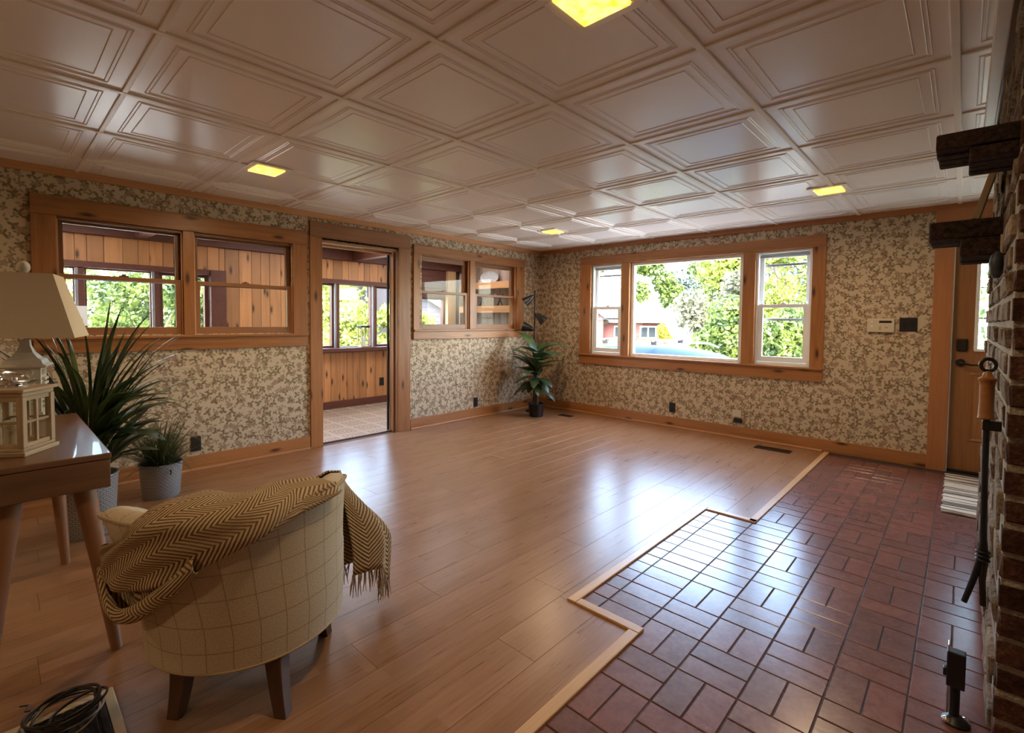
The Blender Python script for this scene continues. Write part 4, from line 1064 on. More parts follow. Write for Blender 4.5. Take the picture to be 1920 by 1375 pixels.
# ---- floor vents
def floor_vent(label, x0, x1, y0, y1, mat='bronze', n=14):
    t = thing('floor_vent', label, 'vent', ((x0 + x1) / 2, (y0 + y1) / 2, 0), 'floor vents'); e = .014
    mb = MB(); mb.box(x0, x1, y0, y0 + e, 0, .005).box(x0, x1, y1 - e, y1, 0, .005).box(x0, x0 + e, y0 + e, y1 - e, 0, .005).box(x1 - e, x1, y0 + e, y1 - e, 0, .005); mb.build('vent_frame', mat, t, bevel=.001)
    MB().box(x0 + e, x1 - e, y0 + e, y1 - e, 0, .001).build('vent_shadow', 'black', t)
    w = (x1 - x0 - 2 * e) / n
    for i in range(n): box('louver', 'blackmetal', t, x0 + e + i * w + w * .3, x0 + e + i * w + w * .75, y0 + e, y1 - e, .001, .004)
floor_vent('bronze floor vent by the back wall near the tile edge', 3.05, 3.37, -.335, -.215)
floor_vent('small floor vent beside the corner plant', .66, .86, -.42, -.31, n=9)

# ---- rag rug at the entry door
mb = MB(); rows_ = []
for j in range(25):
    y = -1.21 + 1.13 * j / 24; row = []
    for i in range(15):
        x = 4.475 + .72 * i / 14 + .006 * math.sin(j * 2.1); row.append((x, y, .008 + .002 * math.sin(j * 1.9 + i)))
    rows_.append(row)
o = MB().grid(rows_).build('rag_rug', 'rug', None, True, solid=.012); tag(o, 'grey and cream striped rag rug at the entry door', 'rug')

# ---- console table
tx0, tx1, ty0, ty1, tz = 1.238, 2.295, -5.62, -5.188, .75
tb = thing('console_table', 'warm brown wooden console table with splayed round legs at the left edge', 'table', ((tx0 + tx1) / 2, (ty0 + ty1) / 2, 0))
box('table_top', 'table_wood', tb, tx0, tx1, ty0, ty1, tz - .022, tz, .004)
box('apron', 'table_wood', tb, tx1 - .024, tx1 - .002, ty0 + .003, ty1 - .003, tz - .125, tz - .024, .003); box('apron', 'table_wood', tb, tx0 + .002, tx0 + .024, ty0 + .003, ty1 - .003, tz - .125, tz - .024, .003)
box('apron', 'table_wood', tb, tx0 + .024, tx1 - .024, ty1 - .025, ty1 - .003, tz - .125, tz - .024, .003); box('apron', 'table_wood', tb, tx0 + .024, tx1 - .024, ty0 + .003, ty0 + .025, tz - .125, tz - .024, .003)
for (bx_, by_, ux, uy) in ((2.255, -5.180, 2.205, -5.262), (1.275, -5.245, 1.330, -5.285), (2.262, -5.515, 2.205, -5.440), (1.265, -5.62, 1.330, -5.55)):
    MB().tube([(bx_, by_, 0), (ux + (bx_ - ux) * .5, uy + (by_ - uy) * .5, .34), (ux, uy, tz - .10)], [.0175, .026, .034], 16).build('leg', 'leg_wood', tb, True)

# ---- table lamp with a square shade and louvred house-shaped foot
lx, ly = 1.275, -5.365
Rz = Matrix.Translation((lx, ly, tz)) @ Matrix.Rotation(math.radians(-13), 4, 'Z')
tl = thing('table_lamp', 'white table lamp with square tapered shade and louvred lighthouse foot on the console table', 'lamp', (lx, ly, tz))
def sq(mb, prof, M4):
    for (w0, z0), (w1, z1) in zip(prof, prof[1:]):
        A = [(-w0, -w0, z0), (w0, -w0, z0), (w0, w0, z0), (-w0, w0, z0)]; B = [(-w1, -w1, z1), (w1, -w1, z1), (w1, w1, z1), (-w1, w1, z1)]
        for i in range(4):
            j = (i + 1) % 4; mb.face([M4 @ Vector(p) for p in (A[i], A[j], B[j], B[i])], [(0, z0), (w0 * 2, z0), (w1 * 2, z1), (0, z1)])
    return mb
sq(MB(), [(0, 0), (.078, 0), (.078, .018), (.066, .020), (.066, .036), (.060, .038), (.060, .245), (.078, .248), (.086, .255), (.076, .262), (.070, .266), (.064, .282), (.062, .285), (.050, .292), (.030, .318), (.018, .350), (.016, .378), (.012, .380), (0, .380)], Rz).build('lamp_foot', 'lampwhite', tl)
for k in range(4):
    rot = Rz @ Matrix.Rotation(k * PI / 2, 4, 'Z')
    for i in range(7):
        mb = MB().box(-.040, .040, -.072, -.058, .055 + i * .022, .068 + i * .022, mat=rot); mb.build('louver', 'lampwhite', tl, bevel=.002)
    for c in (-.022, 0, .022):
        pts = [rot @ Vector((c + .011 * math.cos(a), -.0615, .225 + .013 * math.sin(a))) for a in [2 * PI * q / 12 for q in range(12)]]
        MB().tube(pts, .0025, 5, closed=True).build('grille_ring', 'lampwhite', tl, True)
MB().tube([Rz @ Vector((0, 0, .37)), Rz @ Vector((0, 0, .70))], .006, 8).build('stem', 'lampwhite', tl, True)
sh_ = MB(); sq(sh_, [(.205, .392), (.122, .690)], Rz); sq(sh_, [(.119, .688), (.202, .394)], Rz); sq(sh_, [(.202, .394), (.205, .392)], Rz); sq(sh_, [(.122, .690), (.119, .688)], Rz)
sh_.build('lamp_shade', 'shade', tl)
for a in range(2):
    r2 = Rz @ Matrix.Rotation(a * PI / 2, 4, 'Z'); MB().tube([r2 @ Vector((-.121, 0, .686)), r2 @ Vector((.121, 0, .686))], .003, 6).build('shade_spider', 'chrome', tl, True)
MB().lathe((lx, ly, tz), [(.004, .69), (.010, .695), (.022, .708), (.025, .722), (.022, .738), (.010, .750), (.001, .752)], 18).build('finial', 'lampwhite', tl, True)

# ---- whitewashed lantern near the table corner
cn = Vector((2.167, -5.405, tz)); e1 = Vector((-.137, .098, 0)).normalized(); e2 = Vector((-e1.y, e1.x, 0))
sz = .170; lc = cn + e1 * sz / 2 + e2 * sz / 2
LM = Matrix(((e1.x, e2.x, 0, lc.x), (e1.y, e2.y, 0, lc.y), (0, 0, 1, tz), (0, 0, 0, 1)))
ln = thing('wooden_lantern', 'whitewashed wooden lantern with small panes and metal top ring on the table corner', 'lantern', tuple(lc))
def lb(name, mat, x0, x1, y0, y1, z0, z1, bev=.002, p=ln): return MB().box(x0, x1, y0, y1, z0, z1, mat=LM).build(name, mat, p, bevel=bev)
lb('base', 'whitewash', -.085, .085, -.085, .085, 0, .016, .003); lb('base', 'whitewash', -.077, .077, -.077, .077, .016, .028, .003)
lb('lid', 'whitewash', -.085, .085, -.085, .085, .224, .236, .003); lb('lid', 'whitewash', -.076, .076, -.076, .076, .208, .224, .003)
for sx in (-1, 1):
    for sy_ in (-1, 1): lb('post', 'whitewash', sx * .067 - .010, sx * .067 + .010, sy_ * .067 - .010, sy_ * .067 + .010, .028, .208)
for k in range(4):
    rot = LM @ Matrix.Rotation(k * PI / 2, 4, 'Z')
    def fb(name, mat, *a, bev=.0015): MB().box(*a, mat=rot).build(name, mat, ln, bevel=bev)
    fb('rail', 'whitewash', -.057, .057, -.072, -.060, .028, .042); fb('rail', 'whitewash', -.057, .057, -.072, -.060, .192, .208)
    fb('muntin', 'whitewash', -.005, .005, -.071, -.061, .042, .192); fb('muntin', 'whitewash', -.057, .057, -.070, -.062, .112, .121)
    for (a, b) in ((-.057, -.005), (.005, .057)):
        for (c, d) in ((.042, .112), (.121, .192)): fb('pane', 'glass_clean', a, b, -.0665, -.0655, c, d, bev=0)
MB().lathe(tuple(lc + Vector((0, 0, .236))), [(.045, 0), (.045, .006), (.030, .012), (.028, .020), (.012, .026), (.010, .034)], 20, capt=True).build('metal_cap', 'chrome', ln, True)
pts = [LM @ Vector((.055 * math.cos(a), .006 * math.sin(3 * a), .262 + .010 * math.sin(a) + .004)) for a in [2 * PI * q / 24 for q in range(24)]]
pts = [LM @ Vector((.050 * math.cos(a), .030 * math.sin(a), .254 + .016 * (1 + math.sin(a)))) for a in [2 * PI * q / 28 for q in range(28)]]
MB().tube(pts, .006, 8, closed=True).build('ring_handle', 'chrome', ln, True)
MB().lathe(tuple(lc + Vector((0, 0, .028))), [(.030, 0), (.030, .085), (.026, .088), (.003, .086), (.002, .098)], 18).build('candle', 'cream_plastic', ln, True)

# ---- plants
def strap_mesh(arch, width, name, mat, n=10, fold=.25, tipw=.02):
    mb = MB(); rows_ = []; x = z = 0; a = 0
    for i in range(n + 1):
        t = i / n; a = arch[0] + (arch[1] - arch[0]) * t ** 1.3      # angle from vertical
        w = width * (math.sin(min(1, t * 1.25 + .22) * PI * .5) * (1 - t ** 3) ** .7 + tipw * t)
        d = w * fold
        nx, nz = math.cos(a), -math.sin(a)
        rows_.append([(x + nx * d, -w, z - nz * d * -1 * 0 + nz * d), (x, 0, z), (x + nx * d, w, z + nz * d)])
        x += math.sin(a) / n; z += math.cos(a) / n
    return mesh_only(MB().grid(rows_), name, mat, 'all')
strap = [strap_mesh((.05, .8), .014, 'leaf', 'leaf_dark'), strap_mesh((.15, 1.5), .016, 'leaf', 'leaf_mid'), strap_mesh((.0, .45), .013, 'leaf', 'leaf_dark'), strap_mesh((.3, 1.9), .017, 'leaf', 'leaf_mid')]
broad = [strap_mesh((.5, 1.6), .17, 'leaf', 'leaf_mid', 10, .18), strap_mesh((.9, 2.0), .20, 'leaf', 'leaf_dark', 10, .15), strap_mesh((.3, 1.2), .15, 'leaf', 'leaf_mid', 10, .2)]
drac = [strap_mesh((.5, 1.9), .105, 'leaf', 'leaf_mid', 12, .22), strap_mesh((.9, 2.2), .115, 'leaf', 'leaf_dark', 12, .2), strap_mesh((1.1, 1.75), .10, 'leaf', 'leaf_mid', 12, .25), strap_mesh((1.5, 2.5), .10, 'leaf', 'leaf_dark', 12, .2)]
def potmat():
    m = M('embossed_galvanised_pot', .5, (.38, .37, .36), .35)
    u, v, _ = m.sep(m.uv()); br = m.n('ShaderNodeTexBrick'); m.l(m.comb(u * 15.0, v * 20.0, 0.0), br.inputs['Vector']); br.inputs['Scale'].default_value = 1.0
    br.inputs['Color1'].default_value = (1, 1, 1, 1); br.inputs['Color2'].default_value = (.8, .8, .8, 1); br.inputs['Mortar'].default_value = (0, 0, 0, 1); br.inputs['Mortar Size'].default_value = .05
    n = m.noise(m.pos(), 30, 4); c = m.mix(m.x(br.outputs['Fac']) * .85, (.42, .41, .40), (.12, .115, .11)); c = m.mix(n * .5, c, (.30, .29, .29)); m.col(c)
    m.bump(br.outputs['Color'], .5, .004); return m.m
MT['pot'] = potmat()
def pot(t, c, r0, r1, h, mat='pot'):
    MB().lathe(c, [(r0, 0), (r0 + .004, .01), (r1, h - .012), (r1 + .006, h - .006), (r1 + .005, h), (r1 - .006, h), (r1 - .010, h - .04)], 32).build('pot', mat, t, True)
    MB().lathe((c[0], c[1], c[2] + h - .04), [(0.001, .006), (r1 * .5, .004), (r1 - .009, 0)], 24, capb=False).build('soil', 'soil', t, True)
pc = (.90, -5.120, 0)
bp_ = thing('strap_leaf_plant', 'tall dark strap-leaved plant in a galvanised pot behind the console table', 'plant', pc); pot(bp_, pc, .118, .140, .34)
rg = random.Random(5)
for i in range(96):
    a = rg.uniform(0, 2 * PI); k = rg.choice([0, 0, 1, 1, 2, 3]); L = rg.uniform(.55, .98) * (1.0 if k != 1 else .9)
    b = Vector((pc[0] + .05 * math.cos(a) * rg.random(), pc[1] + .05 * math.sin(a) * rg.random(), .30 + rg.uniform(0, .25)))
    inst('leaf', strap[k], bp_, b, (rg.uniform(-.15, .15), rg.uniform(-.05, .38), a), (L, L * rg.uniform(.8, 1.3), L))
for i in range(11):                                    # a second cluster leaning right
    a = math.radians(70) + rg.uniform(-.8, .8); L = rg.uniform(.42, .62)
    inst('leaf', strap[rg.choice([0, 1, 3])], bp_, (pc[0] + .02, pc[1] + .10, .62 + rg.uniform(-.05, .06)), (0, rg.uniform(.2, .75), a), L)
for i in range(30):
    a = rg.uniform(0, 2 * PI) if i > 16 else math.radians(75) + rg.uniform(-.9, .9); L = rg.uniform(.24, .40); zb = .36 + rg.uniform(.02, .34)
    b = Vector((pc[0] + .10 * math.cos(a), pc[1] + .10 * math.sin(a), zb))
    lf = inst('leaf', rg.choice(broad), bp_, b, (0, rg.uniform(-.2, .4), a), L)
    MB().tube([(pc[0], pc[1], .31), ((pc[0] + b.x) / 2, (pc[1] + b.y) / 2, .31 + (zb - .31) * .6), b], .004, 6).build('stalk', 'leaf_mid', bp_, True)
gp = (.48, -4.69, 0)
gpl = thing('grass_plant', 'bushy ornamental grass in an embossed galvanised pot between table and armchair', 'plant', gp); pot(gpl, gp, .105, .125, .235)
mb = MB()
for i in range(420):
    a = rg.uniform(0, 2 * PI); r0 = rg.uniform(0, .07); L = rg.uniform(.26, .43); el = rg.uniform(.15, 1.25); drop = rg.uniform(.5, 1.6); w = rg.uniform(.0022, .0042)
    p = Vector((gp[0] + r0 * math.cos(a), gp[1] + r0 * math.sin(a), .205)); d = Vector((math.cos(a + rg.uniform(-.5, .5)), math.sin(a + rg.uniform(-.5, .5)), 0)); sdv = Vector((-d.y, d.x, 0)); prev = None
    for s in range(7):
        t_ = s / 6; ang = el + drop * t_ * t_; ww = w * (1 - t_ ** 2 * .9); cur = (p - sdv * ww, p + sdv * ww)
        if prev: mb.face([prev[0], prev[1], cur[1], cur[0]])
        prev = cur; p = p + (d * math.sin(ang) + Vector((0, 0, math.cos(ang)))) * L / 6
mb.build('grass_blades', 'leaf_grass', gpl, 'all', kind='stuff', merge=False)
MB().tube([(gp[0] + .126, gp[1] + .03, .20), (gp[0] + .14, gp[1] + .03, .185), (gp[0] + .127, gp[1] + .03, .17)], .004, 6).build('pot_handle', 'blackmetal', gpl, True)
dp = (.50, -.66, 0)
dpl = thing('dracaena_plant', 'leafy dracaena in a black pot in the far corner', 'plant', dp); pot(dpl, dp, .085, .105, .17, 'black')
MB().tube([(dp[0], dp[1], .12), (dp[0] + .012, dp[1] - .01, .32), (dp[0] - .008, dp[1], .52), (dp[0] + .005, dp[1], .80)], [.030, .026, .022, .014], 10).build('trunk', 'trunk', dpl, True)
for i in range(42):
    z = rg.uniform(.38, .86); up_ = (z - .38) / .48; a = i * 2.4 + rg.uniform(-.3, .3); L = rg.uniform(.36, .50) * (1.0 if up_ > .3 else .75)
    k = 3 if up_ < .3 else rg.choice([0, 1, 2])
    inst('leaf', drac[k], dpl, (dp[0] + .015 * math.cos(a), dp[1] + .015 * math.sin(a), z), (0, rg.uniform(-.1, .25) - .10 * up_, a), (L, L * rg.uniform(1.5, 2.0), L))

# ---- pole lamp in the corner
pp = Vector((.255, -.425, 0))
pl_ = thing('pole_lamp', 'black pole lamp with three small spotlight heads in the corner behind the plant', 'lamp', tuple(pp))
MB().lathe(tuple(pp), [(.115, 0), (.115, .012), (.10, .022), (.02, .028), (.011, .03)], 28).build('base', 'blackmetal', pl_, True)
MB().tube([pp + Vector((0, 0, .02)), pp + Vector((0, 0, 1.655))], .0105, 12).build('pole', 'blackmetal', pl_, True)
for (z, d, tilt) in ((1.56, (-.73, -.62, -.75), .06), (1.315, (.60, .35, -.65), .06), (1.13, (-.80, -.45, .25), .06)):
    d = Vector(d).normalized(); st = pp + Vector((0, 0, z)); hv = Vector((d.x, d.y, 0)).normalized()
    j = st + hv * .045
    a = j - d * .035
    h = MB().tube([a, a + d * .025, a + d * .07, a + d * .125, a + d * .155, a + d * .156, a + d * .12], [.014, .034, .044, .064, .070, .066, .050], 18).build('lamp_head', 'black', pl_, True)
    MB().tube([st, j], .007, 8).build('arm', 'blackmetal', pl_, True)

# ---- tub armchair
CC = Vector((2.700, -4.860, 0)); CF = Vector((-.9696, .244, 0)).normalized(); CR = Vector((CF.y, -CF.x, 0))
def cw(r, f, z):
    h = max(0, min(1, (z - .3) / .36)); return CC + CR * r + CF * f + Vector((-.040 * h, -.037 * h, z))
ac = thing('tub_armchair', 'cream tub armchair with brown windowpane check seen from behind', 'armchair', tuple(CC))
LA = .20; ZB = .178
def rad(h): return .308 + .066 * h - .012 * math.sin(h * PI)
def plan(s, r, inset=0.0):
    """point on the horseshoe at s in 0..1 (left arm front .. back .. right arm front)"""
    arc = PI * .36; tot = arc + 2 * LA; d = s * tot; r = r - inset
    if d < LA: return (-r, LA - d)
    if d > LA + arc: return (r, d - LA - arc)
    a = PI + (d - LA) / arc * PI
    return (r * math.cos(a), r * math.sin(a))
def ztop(s):
    e = min(s, 1 - s)
    if e >= .27: return .668
    t = e / .27; return .555 + (.668 - .555) * math.sin(t * PI / 2)
NS = 72
shell = MB(); rows_, uvr = [], []
def section(s):
    zt = ztop(s); pr = []
    for k in range(9): z = ZB + (zt - .028 - ZB) * k / 8; pr.append((0, z, z))
    pr += [(.006, zt - .010, zt - .012), (.022, zt, zt + .006), (.050, zt + .003, zt + .034), (.072, zt - .006, zt + .058), (.086, zt - .028, zt + .084), (.090, zt - .10, zt + .16), (.092, .36, zt + .40)]
    return pr
for i in range(NS + 1):
    s = i / NS; row, ur = [], []
    for (ins, z, v) in section(s):
        h = max(0, min(1.05, (z - ZB) / (.66 - ZB))); x, y = plan(s, rad(h), ins); row.append(tuple(cw(x, y, z))); ur.append((s * (PI * .36 + 2 * LA) * 1.03, v))
    rows_.append(row); uvr.append(ur)
shell.grid([r[::-1] for r in rows_], [r[::-1] for r in uvr])
for i, flip in ((0, False), (NS, True)):               # arm fronts
    P, U = rows_[i], [(q[1] * .3, q[1]) for q in uvr[i]]; n = len(P)
    a, b = 0, n - 1
    while b - a > 1:
        q = [a, a + 1, b - 1, b] if b - a > 2 else [a, a + 1, b]
        f_ = [P[k] for k in q]; shell.face(f_ if not flip else f_[::-1]); a += 1; b -= 1
shell.build('shell', 'fabric', ac, True)
shell_part = [c for c in ac.children][-1]
MB().tube([cw(*plan(s, rad(1), .003), ztop(s) - .013) for s in [i / 90 for i in range(91)]], .0055, 7).build('piping', 'piping', shell_part, True)
MB().tube([cw(*plan(s, rad(0), .002), ZB + .004) for s in [i / 90 for i in range(91)]], .005, 6).build('piping', 'piping', shell_part, True)
bpnl = [cw(*plan(i / 40, rad(0), .004), ZB + .004) for i in range(41)]; MB().face([tuple(p) for p in bpnl]).build('bottom_panel', 'black', ac)
mb = MB(); rr = []
for k, (z, gr) in enumerate(((.30, -.012), (.31, .0), (.36, .006), (.42, .0), (.440, -.03), (.448, -.10))):
    ring = [cw(.262 * math.copysign(abs(math.cos(a)) ** .45, math.cos(a)) * (1 + gr * 3), .02 + (.27 if math.sin(a) > 0 else .28) * math.copysign(abs(math.sin(a)) ** (.5 if math.sin(a) > 0 else .8), math.sin(a)) * (1 + gr * 3), z) for a in [2 * PI * q / 48 for q in range(48)]]
    rr.append(ring + [ring[0]])
mb.grid(rr, [[(j * .035, i * .04) for j in range(49)] for i in range(6)]); mb.face([tuple(p) for p in rr[-1][:-1]]); mb.build('seat_cushion', 'cushion', ac, True)
MB().box(-.245, .245, LA - .05, LA + .02, ZB, .31, mat=Matrix(((CR.x, CF.x, 0, CC.x), (CR.y, CF.y, 0, CC.y), (0, 0, 1, 0), (0, 0, 0, 1)))).build('front_rail', 'fabric', ac, bevel=.015)
def chair_leg(bx_, by_, splay):
    b = Vector((bx_, by_, 0)); d = (CC - b); d.z = 0; d.normalize(); sd_ = Vector((-d.y, d.x, 0)); mb = MB(); rows__ = []
    for i in range(7):
        t_ = i / 6; z = .20 * t_; off = d * (splay * (1 - (1 - t_) ** 2)); w = .0195 + .0095 * t_
        c = b + off + Vector((0, 0, z)); x_, y_ = RT.normalized() * 1, FW * 1
        ux = Vector((.80, .60, 0)); uy = Vector((-.60, .80, 0))
        rows__.append([c + ux * w * p + uy * w * q for p, q in ((-1, -1), (1, -1), (1, 1), (-1, 1), (-1, -1))])
    mb.grid(rows__, [[(i * .036, j * .05) for j in range(5)] for i in range(7)]); mb.face([tuple(p) for p in rows__[0][:4]][::-1])
    mb.build('leg', 'chair_leg', ac, True, bevel=.003)
chair_leg(2.785, -5.108, .025); chair_leg(3.022, -4.878, .055); chair_leg(2.740, -4.605, .02); chair_leg(2.49, -5.03, .02)

# ---- throw draped over the chair
th = thing('herringbone_throw', 'brown and cream herringbone throw with fringe draped over the armchair', 'throw', tuple(cw(0, -.36, .66)))
totarc = PI * .36 + 2 * LA
def zlow(s):
    pts = [(.10, .50), (.16, .465), (.22, .445), (.30, .468), (.40, .528), (.50, .592), (.60, .645), (.70, .660)]
    for (a, za), (b, zb) in zip(pts, pts[1:]):
        if a <= s <= b: return za + (zb - za) * (s - a) / (b - a)
    return pts[-1][1] if s > .7 else pts[0][1]
rt_ = random.Random(9); rows_, uvr = [], []
NT = 70; ca, sa = math.cos(math.radians(27)), math.sin(math.radians(27))
for i in range(NT + 1):
    s = .115 + (.70 - .115) * i / NT; zt = ztop(s); zl = min(zlow(s), zt - .012); e = (s - .115) / .585
    edge = min(1, e * 7) * min(1, (1 - e) * 6)
    bul = .5 + .5 * math.sin(s * 21 + .6)
    path = [(.30 - .12 * (1 - edge), zt - .16), (.25 - .10 * (1 - edge), zt - .05 + .02 * bul), (.19 - .07 * (1 - edge), zt + .012 + .022 * edge * bul), (.12 - .03 * (1 - edge), zt + .020 + .022 * edge * bul), (.06, zt + .018 + .012 * edge), (.020, zt + .013), (-.006, zt - .002), (-.016, zt - .022)]
    nd = 12; fl = .018 * math.exp(-((s - .20) / .07) ** 2)
    for k in range(1, nd + 1):
        t_ = k / nd; path.append((-.016 - .010 * t_ - fl * t_ * t_, zt - .022 + (zl - zt + .022) * t_))
    # rolled hem
    path += [(-.020 - fl * 1.0, zl - .012), (-.006 - fl * .75, zl - .012), (.0 - fl * .55, zl + .006), (.0 - fl * .45, zl + .03)]
    row, ur = [], []; L = 0; prev = None
    npth = len(path); s0_ = s
    for kk, (ins, z) in enumerate(path):
        h = max(0, min(1.05, (z - ZB) / (.66 - ZB)))
        gk = max(0, min(1, (16 - kk) / 9)); s = s0_ + (1 - e) ** 2 * .17 * gk
        arc = s * totarc
        if prev: L += math.hypot(ins - prev[0], z - prev[1])
        prev = (ins, z); al = arc * ca - L * sa; pe = arc * sa + L * ca
        wr = .006 * math.sin(pe * 70 + 2.2 * math.sin(al * 9)) * edge + .005 * math.sin(al * 22 + pe * 12)
        if z < zt - .03 and ins > -.001 and ins < .02: wr = 0
        x, y = plan(s, rad(h), ins - max(-.004, wr) - .004); row.append(tuple(cw(x, y, z + (wr * .8 if ins > .02 else 0)))); ur.append((pe, al))
    rows_.append(row); uvr.append(ur)
MB().grid(rows_, uvr).build('throw_body', 'throw', th, 'all', solid=.008, subsurf=1)
# loose fold hanging under the hem at the left
fr_, fu_ = [], []
for i in range(31):
    q = i / 30; s = .150 + .27 * q; zl = min(zlow(s), ztop(s) - .012); fl = .018 * math.exp(-((s - .20) / .07) ** 2); dd = .095 * math.sin(min(1, (1 - q) * 1.35 + .02) * PI / 2) * min(1, .35 + q * 5)
    pth = [(-.004, zl + .05), (-.006, zl + .0), (-.008, zl - dd * .6), (-.014, zl - dd), (-.030 - .4 * fl, zl - dd - .012), (-.048 - fl, zl - dd - .006), (-.056 - fl, zl - dd + .014), (-.050 - fl, zl - dd + .034), (-.036 - fl * .8, zl - dd + .040)]
    row, ur = [], []
    for k, (ins, z) in enumerate(pth):
        h = max(0, min(1.05, (z - ZB) / (.66 - ZB))); x, y = plan(s, rad(h), ins + .004 * math.sin(s * 60 + k)); row.append(tuple(cw(x, y, z + .004 * math.sin(s * 45)))); al = s * totarc; ur.append((al * sa + k * .02 * ca, al * ca - k * .02 * sa))
    fr_.append(row); fu_.append(ur)
MB().grid(fr_, fu_).build('throw_fold', 'throw', th, 'all', solid=.007, subsurf=1)
# hanging end over the right arm
curve = [(.355, -.10), (.435, -.085), (.495, -.05), (.525, .0), (.505, .04), (.535, .075), (.565, .12), (.535, .165), (.485, .19), (.440, .23), (.375, .235)]
def cat(P, t):
    n = len(P) - 1; x = t * n; i = min(int(x), n - 1); f = x - i
    p0, p1, p2, p3 = P[max(i - 1, 0)], P[i], P[i + 1], P[min(i + 2, n)]
    return tuple(.5 * (2 * p1[k] + (p2[k] - p0[k]) * f + (2 * p0[k] - 5 * p1[k] + 4 * p2[k] - p3[k]) * f * f + (3 * p1[k] - p0[k] - 3 * p2[k] + p3[k]) * f ** 3) for k in range(len(p1)))
rows_, uvr = [], []; NB = 56
zb_ = lambda t: .165 + .05 * math.sin(t * 7 + 1) - .03 * t
for j in range(17):
    v = j / 16; row, ur = [], []
    for i in range(NB + 1):
        t_ = i / NB; r_, f_ = cat(curve, t_); f_ = .0 + (f_ + .10) / .335 * .20
        g = min(1, v * 1.5); g = g * g * (3 - 2 * g); r_ = .352 + (r_ - .352) * (.10 + .90 * g) * (1 - .10 * v); f_ = .04 + (f_ - .04) * (1.0 - .18 * v)
        zt_ = ztop(min(1, 1 - (LA - f_) / totarc)) + .006
        z = zt_ + (zb_(t_) - zt_) * v
        wv = .008 * math.sin(t_ * 34 + v * 2) * min(1, v * 3)
        row.append(tuple(cw(r_ + wv, f_ + wv * .5, z))); ur.append((t_ * .42, v * .42))
    rows_.append(row); uvr.append(ur)
# carry it over the arm to the seat
for (dr, dz) in ((-.03, .000), (-.065, -.014), (-.095, -.06), (-.12, -.14)):
    rows_.insert(0, [tuple(Vector(p) + CR * dr + Vector((0, 0, dz))) for p in rows_[4 if dr != -.03 else 0]] if False else [tuple(cw(.345 + dr, .0 + (cat(curve, i / NB)[1] + .10) / .335 * .20, .012 + dz + ztop(min(1, 1 - (LA - (.0 + (cat(curve, i / NB)[1] + .10) / .335 * .20)) / totarc)))) for i in range(NB + 1)])
    uvr.insert(0, [(i / NB * .42, uvr[0][0][1] - .05) for i in range(NB + 1)])
MB().grid(rows_, uvr).build('throw_end', 'throw', th, 'all', solid=.007)
end_part = th.children[-1]
fr = MB()
for i in range(34):
    t_ = i / 33; k = int(t_ * NB); p = Vector(rows_[-1][k]); L = rt_.uniform(.055, .105); dx, dy = rt_.uniform(-.015, .015), rt_.uniform(-.015, .015)
    fr.tube([p + Vector((0, 0, .004)), p + Vector((dx * .4, dy * .4, -L * .4)), p + Vector((dx, dy, -L))], [.0035, .003, .0012], 5)
    fr.tube([p + Vector((.003, 0, .002)), p + Vector((-dx * .5, dy, -L * .45)), p + Vector((-dx, dy * 1.4, -L * .85))], [.003, .0025, .001], 5)
fr.build('fringe', 'tassel', end_part, True, kind='stuff')

# ---- floor register with the coiled cable at the bottom left
vx0, vx1, vy0, vy1 = 2.50, 2.86, -5.50, -5.225
fv = thing('return_grille', 'dark slatted floor grille with pale metal rim under the coiled cable', 'vent', ((vx0 + vx1) / 2, (vy0 + vy1) / 2, 0), 'floor vents')
mb = MB(); e = .026
for q in ((vx0, vx1, vy0, vy0 + e), (vx0, vx1, vy1 - e, vy1), (vx0, vx0 + e, vy0 + e, vy1 - e), (vx1 - e, vx1, vy0 + e, vy1 - e)): mb.box(q[0], q[1], q[2], q[3], 0, .008)
mb.build('grille_rim', 'cream_plastic', fv, bevel=.003)
MB().box(vx0 + e, vx1 - e, vy0 + e, vy1 - e, 0, .0015).build('duct_shadow', 'black', fv)
n = 9
for i in range(n):
    y = vy0 + e + (vy1 - vy0 - 2 * e) * (i + .5) / n; box('louver', 'blackmetal', fv, vx0 + e, vx1 - e, y - .008, y + .008, .0015, .007, .001)
cb = thing('coiled_cable', 'loosely coiled black and grey cable lying on the floor grille', 'cable', (2.60, -5.37, .01))
cc = at(140, 1318, 1.30)
def ringpts(r, dx, dy, dz, tx, ty, n=40, ph=0):
    out = []
    for q in range(n):
        a = 2 * PI * q / n; x, y = r * math.cos(a), r * .88 * math.sin(a)
        out.append((2.585 + dx + x, -5.355 + dy + y, .022 + dz + max(-.010 - dz, tx * x + ty * y)))
    return out
for (r, dx, dy, dz, tx, ty, m_, w) in ((.098, 0, 0, .020, .12, .10, 'cable', .0042), (.092, .006, -.004, .028, -.05, .18, 'cable', .0042), (.103, -.004, .006, .012, .15, -.05, 'grey_rail', .0032), (.088, .01, .01, .038, .10, .22, 'cable', .0042), (.106, .004, -.006, .006, 0, .05, 'whitewash', .0026), (.075, .04, .035, .045, .25, .25, 'cable', .0038), (.096, -.008, .0, .034, .2, .02, 'cable', .004)):
    MB().tube(ringpts(r, dx, dy, dz, tx, ty), w, 7, closed=True).build('cable_loop', m_, cb, True)
MB().tube([(2.50, -5.40, .03), (2.46, -5.43, .02), (2.42, -5.42, .012), (2.40, -5.44, .008)], .0025, 6).build('cable_end', 'cable', cb, True)

